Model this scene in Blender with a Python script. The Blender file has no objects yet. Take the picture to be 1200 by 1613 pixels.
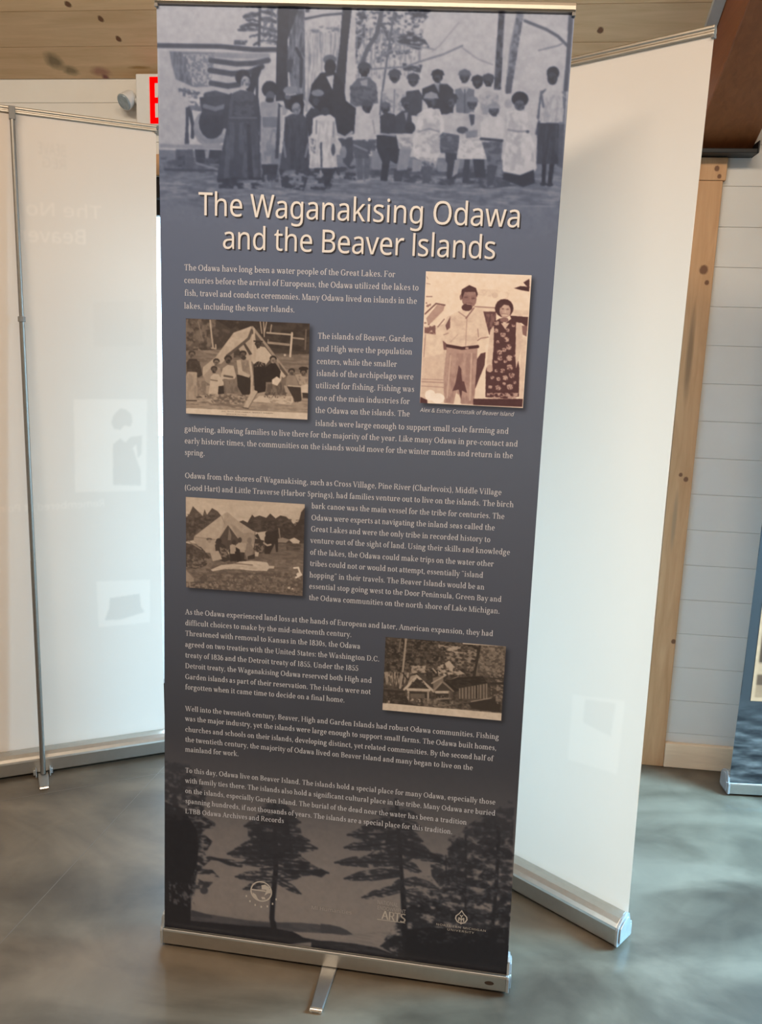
import bpy, bmesh, math, random
import numpy as np
from mathutils import Matrix, Vector
R = math.radians
SC = bpy.context.scene
COL = SC.collection

# ------------------------------------------------------------------ camera, sky, lamps, exposure
cam = bpy.data.objects.new('camera', bpy.data.cameras.new('camera'))
COL.objects.link(cam)
cam.data.sensor_fit = 'AUTO'
cam.data.sensor_width = 36.0
cam.data.lens = 36.0 * 1322.64 / 1613
cam.data.clip_start = 0.05
_r, _u, _f = (0.992376, 0.119173, 0.031442), (-0.053252, 0.184517, 0.981386), (-0.111153, 0.975577, -0.189456)
cam.matrix_world = Matrix(((_r[0], _u[0], -_f[0], 0.0), (_r[1], _u[1], -_f[1], 0.0), (_r[2], _u[2], -_f[2], 1.48193), (0, 0, 0, 1)))
SC.camera = cam

SC.view_settings.view_transform = 'Standard'
SC.view_settings.look = 'None'
SC.view_settings.gamma = 1.0
SC.view_settings.use_curve_mapping = False
SC.view_settings.exposure = 0.0

world = bpy.data.worlds.new('overcast_sky')
SC.world = world
world.use_nodes = True
_bg = world.node_tree.nodes['Background']
_bg.inputs[0].default_value = (0.60, 0.82, 1.0, 1)
_bg.inputs[1].default_value = 7.0

def area_lamp(name, loc, aim, size, power, colour):
    l = bpy.data.lights.new(name, 'AREA')
    l.shape = 'RECTANGLE'
    l.size, l.size_y = size
    l.energy = power
    l.color = colour
    o = bpy.data.objects.new(name, l)
    COL.objects.link(o)
    o.location = loc
    o.rotation_euler = (Vector(aim) - Vector(loc)).to_track_quat('-Z', 'Y').to_euler()
    return o
WARM = (1.0, 0.85, 0.68)
area_lamp('ceiling_lamp', (-1.2, -0.6, 3.7), (-1.0, 1.2, 0), (2.4, 0.5), 95, WARM)
area_lamp('ceiling_lamp', (0.9, -0.6, 3.7), (0.5, 1.2, 0), (1.8, 0.5), 45, WARM)
def portal(name, loc, aim, size):
    area_lamp(name, loc, aim, size, 1, (1, 1, 1)).data.cycles.is_portal = True
portal('door_daylight', (-.374, 3.10, 1.02), (-.374, 0, 1.02), (2.06, 2.05))
portal('side_daylight', (2.26, 2.05, 1.2), (0, 2.05, 1.2), (1.5, 2.0))
side = area_lamp('added_side_lamp', (2.38, 2.32, 1.45), (.75, 1.98, 0), (.75, 1.5), 140, (.29, .68, 1.0))  # added lamp outside the added window, cools and brightens the right floor
side.data.spread = R(112)

WALL_Y = 3.0044

# ------------------------------------------------------------------ colour and materials
def lin(c):
    return tuple((v / 255 / 12.92) if v / 255 <= .04045 else ((v / 255 + .055) / 1.055) ** 2.4 for v in c)

def new_mat(name, rough=.5, metal=0.0, spec=.5):
    m = bpy.data.materials.new(name)
    m.use_nodes = True
    b = m.node_tree.nodes['Principled BSDF']
    b.inputs['Roughness'].default_value = rough
    b.inputs['Metallic'].default_value = metal
    b.inputs['Specular IOR Level'].default_value = spec
    return m, m.node_tree.nodes, m.node_tree.links, b

def noise(n, l, scale, detail=4, vec=None, rough=.55, dist=0.0):
    t = n.new('ShaderNodeTexNoise')
    t.inputs['Scale'].default_value = scale
    t.inputs['Detail'].default_value = detail
    t.inputs['Roughness'].default_value = rough
    t.inputs['Distortion'].default_value = dist
    if vec:
        l.new(vec, t.inputs['Vector'])
    return t.outputs['Fac']

def ramp(n, l, fac, stops):
    r = n.new('ShaderNodeValToRGB')
    e = r.color_ramp.elements
    while len(e) > 1:
        e.remove(e[-1])
    e[0].position = stops[0][0]
    e[0].color = (*stops[0][1], 1)
    for p, c in stops[1:]:
        x = e.new(p)
        x.color = (*c, 1)
    l.new(fac, r.inputs['Fac'])
    return r.outputs['Color']

def mapping(n, l, src, scale=(1, 1, 1), rot=(0, 0, 0), loc=(0, 0, 0)):
    m = n.new('ShaderNodeMapping')
    m.inputs['Scale'].default_value = scale
    m.inputs['Location'].default_value = loc
    m.inputs['Rotation'].default_value = rot
    l.new(src, m.inputs['Vector'])
    return m.outputs['Vector']

def coords(n):
    return n.new('ShaderNodeTexCoord').outputs['Object']

def mixc(n, l, fac, a, b):
    m = n.new('ShaderNodeMix')
    m.data_type = 'RGBA'
    for k, v in ((0, fac), (6, a), (7, b)):
        if hasattr(v, 'is_linked'):
            l.new(v, m.inputs[k])
        else:
            m.inputs[k].default_value = v if k == 0 else (*v, 1)
    return m.outputs[2]

def plain(name, c, rough=.5, metal=0.0, spec=.5, var=.06, scale=30):
    m, n, l, b = new_mat(name, rough, metal, spec)
    f = noise(n, l, scale, 3, coords(n))
    l.new(ramp(n, l, f, [(.3, tuple(v * (1 - var) for v in c)), (.7, tuple(min(1, v * (1 + var)) for v in c))]), b.inputs['Base Color'])
    return m

def wood(name, c0, c1, grain, knots=(), blotches=(), rough=.5, knot_c=(.17, .075, .035), island=.12):
    # grain: mapping scale, long axis small; knots: (x, y, z, rx, ry, rz) in object space
    m, n, l, b = new_mat(name, rough, 0, .35)
    co = coords(n)
    f = noise(n, l, 3.0, 6, mapping(n, l, co, grain), .6, .6)
    col = ramp(n, l, f, [(.25, c0), (.5, tuple((p + q) / 2 for p, q in zip(c0, c1))), (.75, c1)])
    if island:
        g = n.new('ShaderNodeNewGeometry')
        col = mixc(n, l, .0, col, c0)
        hsv = n.new('ShaderNodeHueSaturation')
        mr = n.new('ShaderNodeMapRange')
        mr.inputs['To Min'].default_value = 1 - island
        mr.inputs['To Max'].default_value = 1 + island
        l.new(g.outputs['Random Per Island'], mr.inputs['Value'])
        l.new(mr.outputs['Result'], hsv.inputs['Value'])
        l.new(col, hsv.inputs['Color'])
        col = hsv.outputs['Color']
    for ks, kc, lo, hi in ((blotches, None, .35, 1.0), (knots, knot_c, .62, 1.0)):
        for k in ks:
            x, y, z, rx, ry, rz = k[:6]
            c = k[6] if len(k) > 6 else kc
            mp = n.new('ShaderNodeMapping')
            mp.vector_type = 'POINT'
            mp.inputs['Location'].default_value = (-x / rx, -y / ry, -z / rz)
            mp.inputs['Scale'].default_value = (1 / rx, 1 / ry, 1 / rz)
            l.new(co, mp.inputs['Vector'])
            ln = n.new('ShaderNodeVectorMath')
            ln.operation = 'LENGTH'
            nz = n.new('ShaderNodeTexNoise')
            nz.inputs['Scale'].default_value = 1.6
            l.new(mp.outputs['Vector'], nz.inputs['Vector'])
            ad = n.new('ShaderNodeVectorMath')
            ad.operation = 'MULTIPLY_ADD'
            l.new(nz.outputs['Color'], ad.inputs[0])
            ad.inputs[1].default_value = (.5, .5, .5)
            l.new(mp.outputs['Vector'], ad.inputs[2])
            sb = n.new('ShaderNodeVectorMath')
            sb.operation = 'SUBTRACT'
            l.new(ad.outputs[0], sb.inputs[0])
            sb.inputs[1].default_value = (.25, .25, .25)
            l.new(sb.outputs[0], ln.inputs[0])
            mr = n.new('ShaderNodeMapRange')
            mr.inputs['From Min'].default_value = lo
            mr.inputs['From Max'].default_value = hi
            mr.inputs['To Min'].default_value = 1
            mr.inputs['To Max'].default_value = 0
            l.new(ln.outputs['Value'], mr.inputs['Value'])
            col = mixc(n, l, mr.outputs['Result'], col, c)
    l.new(col, b.inputs['Base Color'])
    bp = n.new('ShaderNodeBump')
    bp.inputs['Strength'].default_value = .06
    l.new(f, bp.inputs['Height'])
    l.new(bp.outputs[0], b.inputs['Normal'])
    return m

def concrete():
    m, n, l, b = new_mat('polished_concrete', .3, 0, .5)
    co = coords(n)
    f = noise(n, l, 1.5, 5, mapping(n, l, co, (1.0, 1.7, 1), (0, 0, R(28)), FLOOR_SHIFT), .5, 1.0)
    g = noise(n, l, 6.0, 6, co, .6, .5)
    a = ramp(n, l, f, [(.38, FLOOR[0]), (.50, FLOOR[1]), (.63, FLOOR[2])])
    c = mixc(n, l, .22, a, ramp(n, l, g, [(.35, FLOOR[0]), (.65, FLOOR[2])]))
    l.new(c, b.inputs['Base Color'])
    mr = n.new('ShaderNodeMapRange')
    mr.inputs['From Min'].default_value = .3
    mr.inputs['From Max'].default_value = .7
    mr.inputs['To Min'].default_value = .44
    mr.inputs['To Max'].default_value = .60
    b.inputs['Coat Weight'].default_value = .25
    b.inputs['Coat Roughness'].default_value = .12
    l.new(f, mr.inputs['Value'])
    l.new(mr.outputs['Result'], b.inputs['Roughness'])
    bp = n.new('ShaderNodeBump')
    bp.inputs['Strength'].default_value = .04
    bp.inputs['Distance'].default_value = .02
    l.new(noise(n, l, 5, 3, co), bp.inputs['Height'])
    l.new(bp.outputs[0], b.inputs['Normal'])
    return m
FLOOR_SHIFT = (1.8, 7.6, 26.0)
FLOOR = [(.040, .027, .017), (.090, .066, .043), (.165, .124, .084)]

M = {}
M['concrete'] = concrete()
M['white_paint'] = plain('white_painted_board', (.66, .625, .57), .45, 0, .3, .02, 6)
M['aluminium'] = plain('satin_aluminium', (.56, .54, .50), .34, 1.0, .5, .03, 60)
M['bright_aluminium'] = plain('bright_aluminium', (.80, .76, .70), .26, 1.0, .5, .03, 60)
M['rail_metal'] = plain('brushed_rail', (.47, .42, .355), .42, 1.0, .5, .03, 60)
M['foot_metal'] = plain('grey_cast_metal', (.36, .345, .325), .45, .9, .5, .03, 60)
M['dull_metal'] = plain('dull_grey_metal', (.27, .245, .215), .42, .85, .5, .04, 60)
M['clear_plastic'] = plain('silvery_plastic', (.40, .415, .42), .24, .45, .6, .12, 40)
M['dark_slot'] = plain('dark_gap', (.015, .013, .012), .7)
M['grey_plastic'] = plain('grey_plastic', (.20, .18, .16), .5)
M['sticker'] = plain('dark_brown_sticker', (.05, .032, .022), .6, 0, .2)
M['black_steel'] = plain('black_steel', (.012, .012, .013), .4, .3)
M['bronze'] = plain('dark_bronze_frame', (.018, .013, .010), .4, .2)
M['white_plastic'] = plain('white_plastic', (.60, .585, .56), .4, 0, .4, .02)
M['lens'] = plain('lamp_lens', (.30, .36, .40), .15, .2, .6, .2, 80)
M['grey_trim'] = plain('pale_grey_trim', (.42, .40, .36), .5)
M['ground'] = plain('pale_paving', (.22, .22, .21), .8, 0, .2, .1, 3)
# wood
PINE0, PINE1 = (.57, .37, .195), (.74, .51, .30)
def ceil_pt(x, zs):      # ceiling point for a seam height seen on the wall plane
    t = zs
    return (x, WALL_Y - t, 2.374 + t * .5)
_k = [(-1.40, .205, .030, .016), (-1.30, .10, .032, .018), (-1.275, .075, .0, .0)]
CK = lambda x, t, rx, rz, *c: (x, WALL_Y - t, 2.374 + t * .5, rx, rz, rz * .7, *c)
M['pine_ceiling'] = wood('knotty_pine_boards', PINE0, PINE1, (1.2, 9, 14),
    knots=[CK(-1.262, .222, .011, .016), CK(-1.235, .152, .011, .016), CK(-1.345, .272, .013, .015), CK(.30, .165, .012, .016), CK(-1.75, .40, .015, .02)],
    blotches=[CK(-1.50, .072, .040, .050, (.24, .17, .09)), CK(-1.46, .035, .035, .030, (.27, .19, .10)), CK(-1.355, .030, .045, .030, (.40, .20, .13)), CK(-1.348, .008, .016, .018, (.22, .08, .07)), CK(-1.21, .045, .05, .010, (.40, .22, .08))], rough=.42)
WK = lambda x, z, r: (x, WALL_Y - .02, z, r, .05, r * 1.1)
M['pine_casing'] = wood('pine_casing', (.43, .225, .10), (.58, .335, .17), (14, 14, 1.3),
    knots=[WK(.717, 2.092, .010), WK(.727, 2.068, .008), WK(.708, 1.776, .017), WK(.722, 1.735, .009), WK(.700, 1.090, .008), WK(.719, 1.075, .010), WK(.733, .486, .010)],
    blotches=[(.690, WALL_Y - .02, 1.50, .014, .05, .20, (.28, .16, .08)), (.694, WALL_Y - .02, .93, .010, .05, .13, (.36, .22, .12))], island=.03)
M['pine_base'] = wood('pine_baseboard', (.72, .52, .34), (.86, .66, .45), (1.3, 14, 14), island=.02)
M['rafter'] = wood('brown_stained_timber', (.18, .052, .013), (.26, .084, .025), (16, 1.4, 16), knots=[(.80, 2.45, 2.42, .008, .03, .02), (.645, 2.93, 2.20, .02, .02, .006)], rough=.5, knot_c=(.04, .02, .012), island=0)

# ------------------------------------------------------------------ mesh helpers
class MB:
    def __init__(self):
        self.v, self.f, self.mi = [], [], []
    def box(self, a, b, mi=0):
        i = len(self.v)
        (x0, y0, z0), (x1, y1, z1) = a, b
        self.v += [(x0, y0, z0), (x1, y0, z0), (x1, y1, z0), (x0, y1, z0), (x0, y0, z1), (x1, y0, z1), (x1, y1, z1), (x0, y1, z1)]
        for q in ((0, 3, 2, 1), (4, 5, 6, 7), (0, 1, 5, 4), (1, 2, 6, 5), (2, 3, 7, 6), (3, 0, 4, 7)):
            self.f.append(tuple(i + k for k in q)); self.mi.append(mi)
    def loops(self, rings, close=True, caps=True, mi=0):
        i = len(self.v); n = len(rings[0])
        for r in rings:
            self.v += [tuple(p) for p in r]
        for a in range(len(rings) - 1):
            for k in range(n if close else n - 1):
                self.f.append((i + a * n + k, i + a * n + (k + 1) % n, i + (a + 1) * n + (k + 1) % n, i + (a + 1) * n + k)); self.mi.append(mi)
        if caps:
            self.f.append(tuple(i + k for k in reversed(range(n)))); self.mi.append(mi)
            j = i + (len(rings) - 1) * n
            self.f.append(tuple(j + k for k in range(n))); self.mi.append(mi)
    def tube(self, p0, p1, r0, r1=None, n=16, mi=0):
        r1 = r0 if r1 is None else r1
        p0, p1 = Vector(p0), Vector(p1)
        d = (p1 - p0).normalized()
        a = d.orthogonal().normalized(); b = d.cross(a)
        ring = lambda p, r: [p + a * (r * math.cos(2 * math.pi * k / n)) + b * (r * math.sin(2 * math.pi * k / n)) for k in range(n)]
        self.loops([ring(p0, r0), ring(p1, r1)], mi=mi)
    def build(self, name, mats, parent=None, bevel=0, smooth=False):
        me = bpy.data.meshes.new(name)
        me.from_pydata(self.v, [], self.f)
        for m in (mats if isinstance(mats, (list, tuple)) else [mats]):
            me.materials.append(m)
        me.polygons.foreach_set('material_index', self.mi)
        bm = bmesh.new(); bm.from_mesh(me); bmesh.ops.recalc_face_normals(bm, faces=bm.faces); bm.to_mesh(me); bm.free()
        o = bpy.data.objects.new(name, me)
        COL.objects.link(o)
        if parent: o.parent = parent
        if bevel:
            b = o.modifiers.new('bevel', 'BEVEL'); b.width = bevel; b.segments = 2; b.limit_method = 'ANGLE'; b.angle_limit = R(40)
        if smooth:
            me.polygons.foreach_set('use_smooth', [True] * len(me.polygons))
            me.set_sharp_from_angle(angle=R(35))
        return o

def empty(name, loc=(0, 0, 0), rz=0):
    o = bpy.data.objects.new(name, None)
    o.empty_display_size = .1
    COL.objects.link(o)
    o.location = loc; o.rotation_euler = (0, 0, rz)
    return o
def tag(o, label=None, cat=None, group=None, kind=None):
    for k, v in (('label', label), ('category', cat), ('group', group), ('kind', kind)):
        if v: o[k] = v
    return o
def struct(o, label=None, cat=None):
    return tag(o, label, cat, None, 'structure')

# ------------------------------------------------------------------ room shell
RX0, RX1, RY0 = -3.6, 2.2, -3.6           # left wall, right wall, front wall
DX0, DX1, DZ = -1.41, 0.662, 2.055        # glazed door opening in the back wall
RIDGE_Y = -.3
CEIL = lambda y: 2.374 + (WALL_Y - y) * .5 if y >= RIDGE_Y else 2.374 + (WALL_Y - RIDGE_Y) * .5 - (RIDGE_Y - y) * .5

b = MB(); b.box((RX0, RY0, -.12), (RX1, WALL_Y + .16, 0))
floor_ = struct(b.build('floor', M['concrete']), 'polished grey brown concrete floor', 'floor')
M['cut'] = plain('joint_filler', (.125, .105, .085), .5)
def saw_cut(a, c):
    b = MB(); a, c = Vector(a), Vector(c); d = (c - a).normalized(); n_ = Vector((-d.y, d.x)) * .0010
    b.loops([[(p.x - n_.x, p.y - n_.y, z) for p in (a, c)] + [(p.x + n_.x, p.y + n_.y, z) for p in (c, a)] for z in (-.001, .0004)])
    b.build('saw_cut', M['cut'], floor_)
for a_, c_ in [((-1.122, 1.662), (-1.031, 2.942)), ((-1.703, 2.217), (-0.833, 2.738))]: saw_cut(a_, c_)

b = MB()
zs = [0.0] + [.128 + .1276 * k for k in range(30)]
for z0, z1 in zip(zs, zs[1:]):
    if z0 > 2.36: break
    z1 = min(z1, 2.374)
    spans = [(RX0, RX1)] if z0 >= DZ else [(RX0, DX0), (DX1, RX1)]
    for x0, x1 in spans:
        b.box((x0, WALL_Y, z0 + .0004), (x1, WALL_Y + .016, z1 - .0004))
    if z0 < DZ < z1:
        b.box((DX0, WALL_Y, DZ), (DX1, WALL_Y + .016, z1 - .0012))
wall = struct(b.build('wall_back', M['white_paint'], bevel=.0012), 'white painted shiplap wall with horizontal boards', 'wall')
b = MB()
for x0, x1, z0, z1 in ((RX0, DX0, 0, 2.40), (DX1, RX1, 0, 2.40), (DX0, DX1, DZ, 2.40)):
    b.box((x0, WALL_Y + .004, z0), (x1, WALL_Y + .14, z1))
b.build('wall_framing', M['white_paint'], wall)

def gable(name, x, hole=None):
    b = MB(); x0, x1 = (x - .12, x) if x < 0 else (x, x + .12)
    ys = [RY0, RIDGE_Y, WALL_Y + .14]
    if hole: ys = sorted(set(ys + [hole[0], hole[1]]))
    for y0, y1 in zip(ys, ys[1:]):
        parts = [(0, None)]
        if hole and y0 >= hole[0] - 1e-6 and y1 <= hole[1] + 1e-6: parts = [(0, hole[2]), (hole[3], None)]
        for a, c in parts:
            t0, t1 = (CEIL(y0), CEIL(y1)) if c is None else (c, c)
            b.loops([[(x0, y0, a), (x1, y0, a), (x1, y0, t0), (x0, y0, t0)], [(x0, y1, a), (x1, y1, a), (x1, y1, t1), (x0, y1, t1)]])
    return struct(b.build(name, M['white_paint']), 'plain white side wall out of the picture', 'wall')
gable('wall_left', RX0)
gable('wall_right', RX1, (1.3, 2.8, .2, 2.2))
b = MB(); b.box((RX0 - .12, RY0 - .12, 0), (RX1 + .12, RY0, CEIL(RY0)))
struct(b.build('wall_front', M['white_paint']), 'plain white wall behind the viewer', 'wall')

# sloped board ceiling, boards running along the eave wall
b = MB()
step = .1395 * math.cos(math.atan(.5))
def slope_boards(y_start, y_end, sgn):
    k, n = 0, int(abs(y_end - y_start) / step) + 1
    for k in range(n):
        ya = y_start + sgn * (k * step + .0012); yb = y_start + sgn * ((k + 1) * step - .0012)
        p = [(ya, CEIL(ya)), (yb, CEIL(yb))]
        if sgn > 0 and k == n - 1: pass
        ring = lambda x: [(x, p[0][0], p[0][1]), (x, p[1][0], p[1][1]), (x, p[1][0], p[1][1] + .022), (x, p[0][0], p[0][1] + .022)]
        b.loops([ring(RX0 - .12), ring(RX1 + .12)])
slope_boards(WALL_Y, RIDGE_Y + .02, -1)
slope_boards(RY0, RIDGE_Y - .02, 1)
ceil = struct(b.build('ceiling', M['pine_ceiling']), 'sloped ceiling of knotty pine boards', 'ceiling')
b = MB()
for ya, yb in ((WALL_Y + .14, RIDGE_Y), (RIDGE_Y, RY0 - .12)):
    za = CEIL(min(ya, WALL_Y)) - (.07 if ya > WALL_Y else 0); zb = CEIL(yb)
    b.loops([[(x, ya, za + .03), (x, yb, zb + .03), (x, yb, zb + .10), (x, ya, za + .10)] for x in (RX0 - .14, RX1 + .14)])
b.build('roof_deck', M['grey_trim'], ceil)

# door casing, baseboard
b = MB(); b.box((DX1, WALL_Y - .019, 0), (DX1 + .079, WALL_Y, 2.055)); b.box((DX0 - .079, WALL_Y - .019, 0), (DX0, WALL_Y, 2.055))
b.box((DX0 - .085, WALL_Y - .021, 2.0555), (DX1 + .087, WALL_Y, 2.126))
struct(b.build('trim_1', M['pine_casing'], bevel=.0025), 'knotty pine casing around the glazed door', 'trim')
b = MB(); b.box((DX1 + .0795, WALL_Y - .022, 0), (RX1, WALL_Y, .094)); b.box((RX0, WALL_Y - .022, 0), (DX0 - .0795, WALL_Y, .094))
struct(b.build('baseboard_back', M['pine_base'], bevel=.003), 'pale pine baseboard under the white boards', 'baseboard')

# glazed double door
door = struct(empty('door_1', ((DX0 + DX1) / 2, WALL_Y + .05, 0)), 'dark framed glass double door behind the banners', 'door')
def dpart(name, mat, boxes, bev=.002):
    b = MB(); cx = (DX0 + DX1) / 2
    for a, c in boxes: b.box((a[0] - cx, a[1], a[2]), (c[0] - cx, c[1], c[2]))
    return b.build(name, mat, door, bevel=bev)
dpart('door_frame', M['bronze'], [((DX0, -.05, 0), (DX0 + .05, .06, DZ)), ((DX1 - .05, -.05, 0), (DX1, .06, DZ)), ((DX0 + .05, -.05, 1.985), (DX1 - .05, .06, DZ)), ((DX0 + .05, -.05, 0), (DX1 - .05, .06, .018))])
mx = (DX0 + DX1) / 2
for x0, x1, hx in ((DX0 + .052, mx - .002, mx - .06), (mx + .002, DX1 - .052, mx + .06)):
    dpart('door_stile', M['bronze'], [((x0, -.02, .02), (x0 + .07, .025, 1.983)), ((x1 - .07, -.02, .02), (x1, .025, 1.983)), ((x0 + .07, -.02, 1.93), (x1 - .07, .025, 1.983)), ((x0 + .07, -.02, .02), (x1 - .07, .025, .152))])
    dpart('door_handle', M['aluminium'], [((hx - .012, -.07, .85), (hx + .012, -.05, 1.25)), ((hx - .01, -.05, .88), (hx + .01, -.02, .90)), ((hx - .01, -.05, 1.20), (hx + .01, -.02, 1.22))])
gm, gn, gl, gb = new_mat('clear_glass', .0)
gt = gn.new('ShaderNodeBsdfTransparent'); gg = gn.new('ShaderNodeBsdfGlossy'); gx = gn.new('ShaderNodeMixShader')
gg.inputs['Roughness'].default_value = 0.0
gx.inputs[0].default_value = .05; gl.new(gt.outputs[0], gx.inputs[1]); gl.new(gg.outputs[0], gx.inputs[2]); gl.new(gx.outputs[0], gn['Material Output'].inputs[0])
dpart('glass_pane', gm, [((DX0 + .122, 0, .152), (mx - .072, .006, 1.93)), ((mx + .072, 0, .152), (DX1 - .122, .006, 1.93))], 0)

# added side window, right, put in to bring cool daylight onto the floor
win = struct(empty('added_window', (RX1 + .05, 2.05, .2)), 'added wide side window out of the picture, for cool light on the floor', 'window')
b = MB()
for y0, y1, z0, z1 in ((-.75, .75, 0, .06), (-.75, .75, 1.94, 2.0), (-.75, -.69, .06, 1.94), (.69, .75, .06, 1.94)): b.box((-.05, y0, z0), (.05, y1, z1))
b.build('window_frame', M['bronze'], win)
b = MB(); b.box((-.003, -.69, .06), (.003, .69, 1.94)); b.build('window_pane', gm, win)
b = MB(); b.box((-9, WALL_Y + .16, -.2), (9, 14, -.1)); b.box((RX1 + .12, -9, -.2), (12, WALL_Y + .16, -.1))
struct(b.build('ground', M['ground']), 'pale paving outside the door', 'ground')

# ------------------------------------------------------------------ rafter on its bracket
DIR = Vector((0, -1, .5)).normalized()
raf = tag(empty('rafter', (.729, WALL_Y, 2.146)), 'brown stained timber rafter resting on a black bracket, upper right', 'beam')
b = MB()
L_ = 3.1
sec = lambda y: [(-.094, y, -y * .5), (.094, y, -y * .5), (.094, y, -y * .5 + .226), (-.094, y, -y * .5 + .226)]
b.loops([sec(0), sec(-L_)])
for m_ in ('timber',): b.build('timber', M['rafter'], raf, bevel=.004).location = (0, 0, 0)
bpy.data.objects['timber'].data.transform(Matrix.Identity(4))
b = MB(); b.box((-.105, -.075, -.018), (.094, 0, -.004)); b.box((.0945, -.075, -.018), (.099, 0, .02)); b.box((-.099, -.075, -.018), (-.0945, 0, .02))
b.build('bracket', M['black_steel'], raf, bevel=.004)
b = MB(); sec2 = lambda y: [(-.128, y, -y * .5 + .205), (-.096, y, -y * .5 + .205), (-.096, y, -y * .5 + .226), (-.128, y, -y * .5 + .226)]
b.loops([sec2(-.02), sec2(-L_)])
b.build('edge_strip', M['grey_trim'], raf)

# ------------------------------------------------------------------ exit sign with lamp head
ex = tag(empty('exit_sign', (-1.068, WALL_Y, 2.205)), 'white box exit sign with red letters and a small lamp head, over the door', 'sign')
b = MB(); b.box((-.155, -.05, .005), (.155, 0, .171)); b.build('sign_box', M['white_plastic'], ex, bevel=.004)
em, en, el, eb = new_mat('red_lit_letters', .5)
eb.inputs['Specular IOR Level'].default_value = 0; eb.inputs['Base Color'].default_value = (.25, 0, 0, 1); eb.inputs['Emission Color'].default_value = (1, 0, 0, 1); eb.inputs['Emission Strength'].default_value = 1.0
b = MB(); y0, y1, zb, zt = -.0515, -.049, .012, .160
def bars(x, rects):
    for xa, xb, za, zc in rects: b.box((x + xa, y0, zb + za * (zt - zb)), (x + xb, y1, zb + zc * (zt - zb)))
bars(-.105, [(0, .0175, 0, 1), (.0175, .046, 0, .13), (.0175, .040, .44, .56), (.0175, .046, .87, 1)])
bars(.015, [(0, .0175, 0, 1)])
bars(.050, [(0, .056, .87, 1), (.019, .037, 0, .87)])
for s in (1, -1):
    xc = -.025
    b.loops([[(xc - s * .026, yy, zb), (xc - s * .026 + .018, yy, zb), (xc + s * .026 , yy, zt), (xc + s * .026 - .018 * (1 if s > 0 else 1), yy, zt)] for yy in (y0, y1 + (.0001 if s > 0 else 0))])
b.build('letters', em, ex)
b = MB(); lc = Vector((-.190, -.045, .088)); dv = Vector((-.35, -.65, -.55)).normalized()
b.tube(lc - dv * .028, lc + dv * .014, .024, .030, 24); b.tube((-.150, -.03, .088), lc - dv * .01, .010, .010, 12)
lh = b.build('lamp_head', M['white_plastic'], ex, bevel=.002, smooth=True)
b = MB(); b.tube(lc + dv * .0142, lc + dv * .018, .0275, .024, 24); b.build('lamp_lens', M['lens'], lh)

# ------------------------------------------------------------------ print tools: raster painting into mesh colours
rng = np.random.default_rng(7)
def vnoise(h, w, sx, sy, octaves=3):
    out = np.zeros((h, w)); amp = 1.0; tot = 0
    for _ in range(octaves):
        gx, gy = int(w / max(sx, 1.2)) + 3, int(h / max(sy, 1.2)) + 3
        g = rng.random((gy, gx))
        xs = np.arange(w) / max(sx, 1.2) + rng.random(); ys = np.arange(h) / max(sy, 1.2) + rng.random()
        x0, y0 = np.minimum(xs.astype(int), gx - 2), np.minimum(ys.astype(int), gy - 2); fx, fy = xs - x0, ys - y0
        fx = fx * fx * (3 - 2 * fx); fy = fy * fy * (3 - 2 * fy)
        a = g[y0][:, x0] * (1 - fx) + g[y0][:, x0 + 1] * fx; c = g[y0 + 1][:, x0] * (1 - fx) + g[y0 + 1][:, x0 + 1] * fx
        out += amp * (a * (1 - fy)[:, None] + c * fy[:, None]); tot += amp; amp *= .55; sx /= 2; sy /= 2
    o = out / tot
    return (o - o.min()) / max(1e-6, o.max() - o.min())

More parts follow.
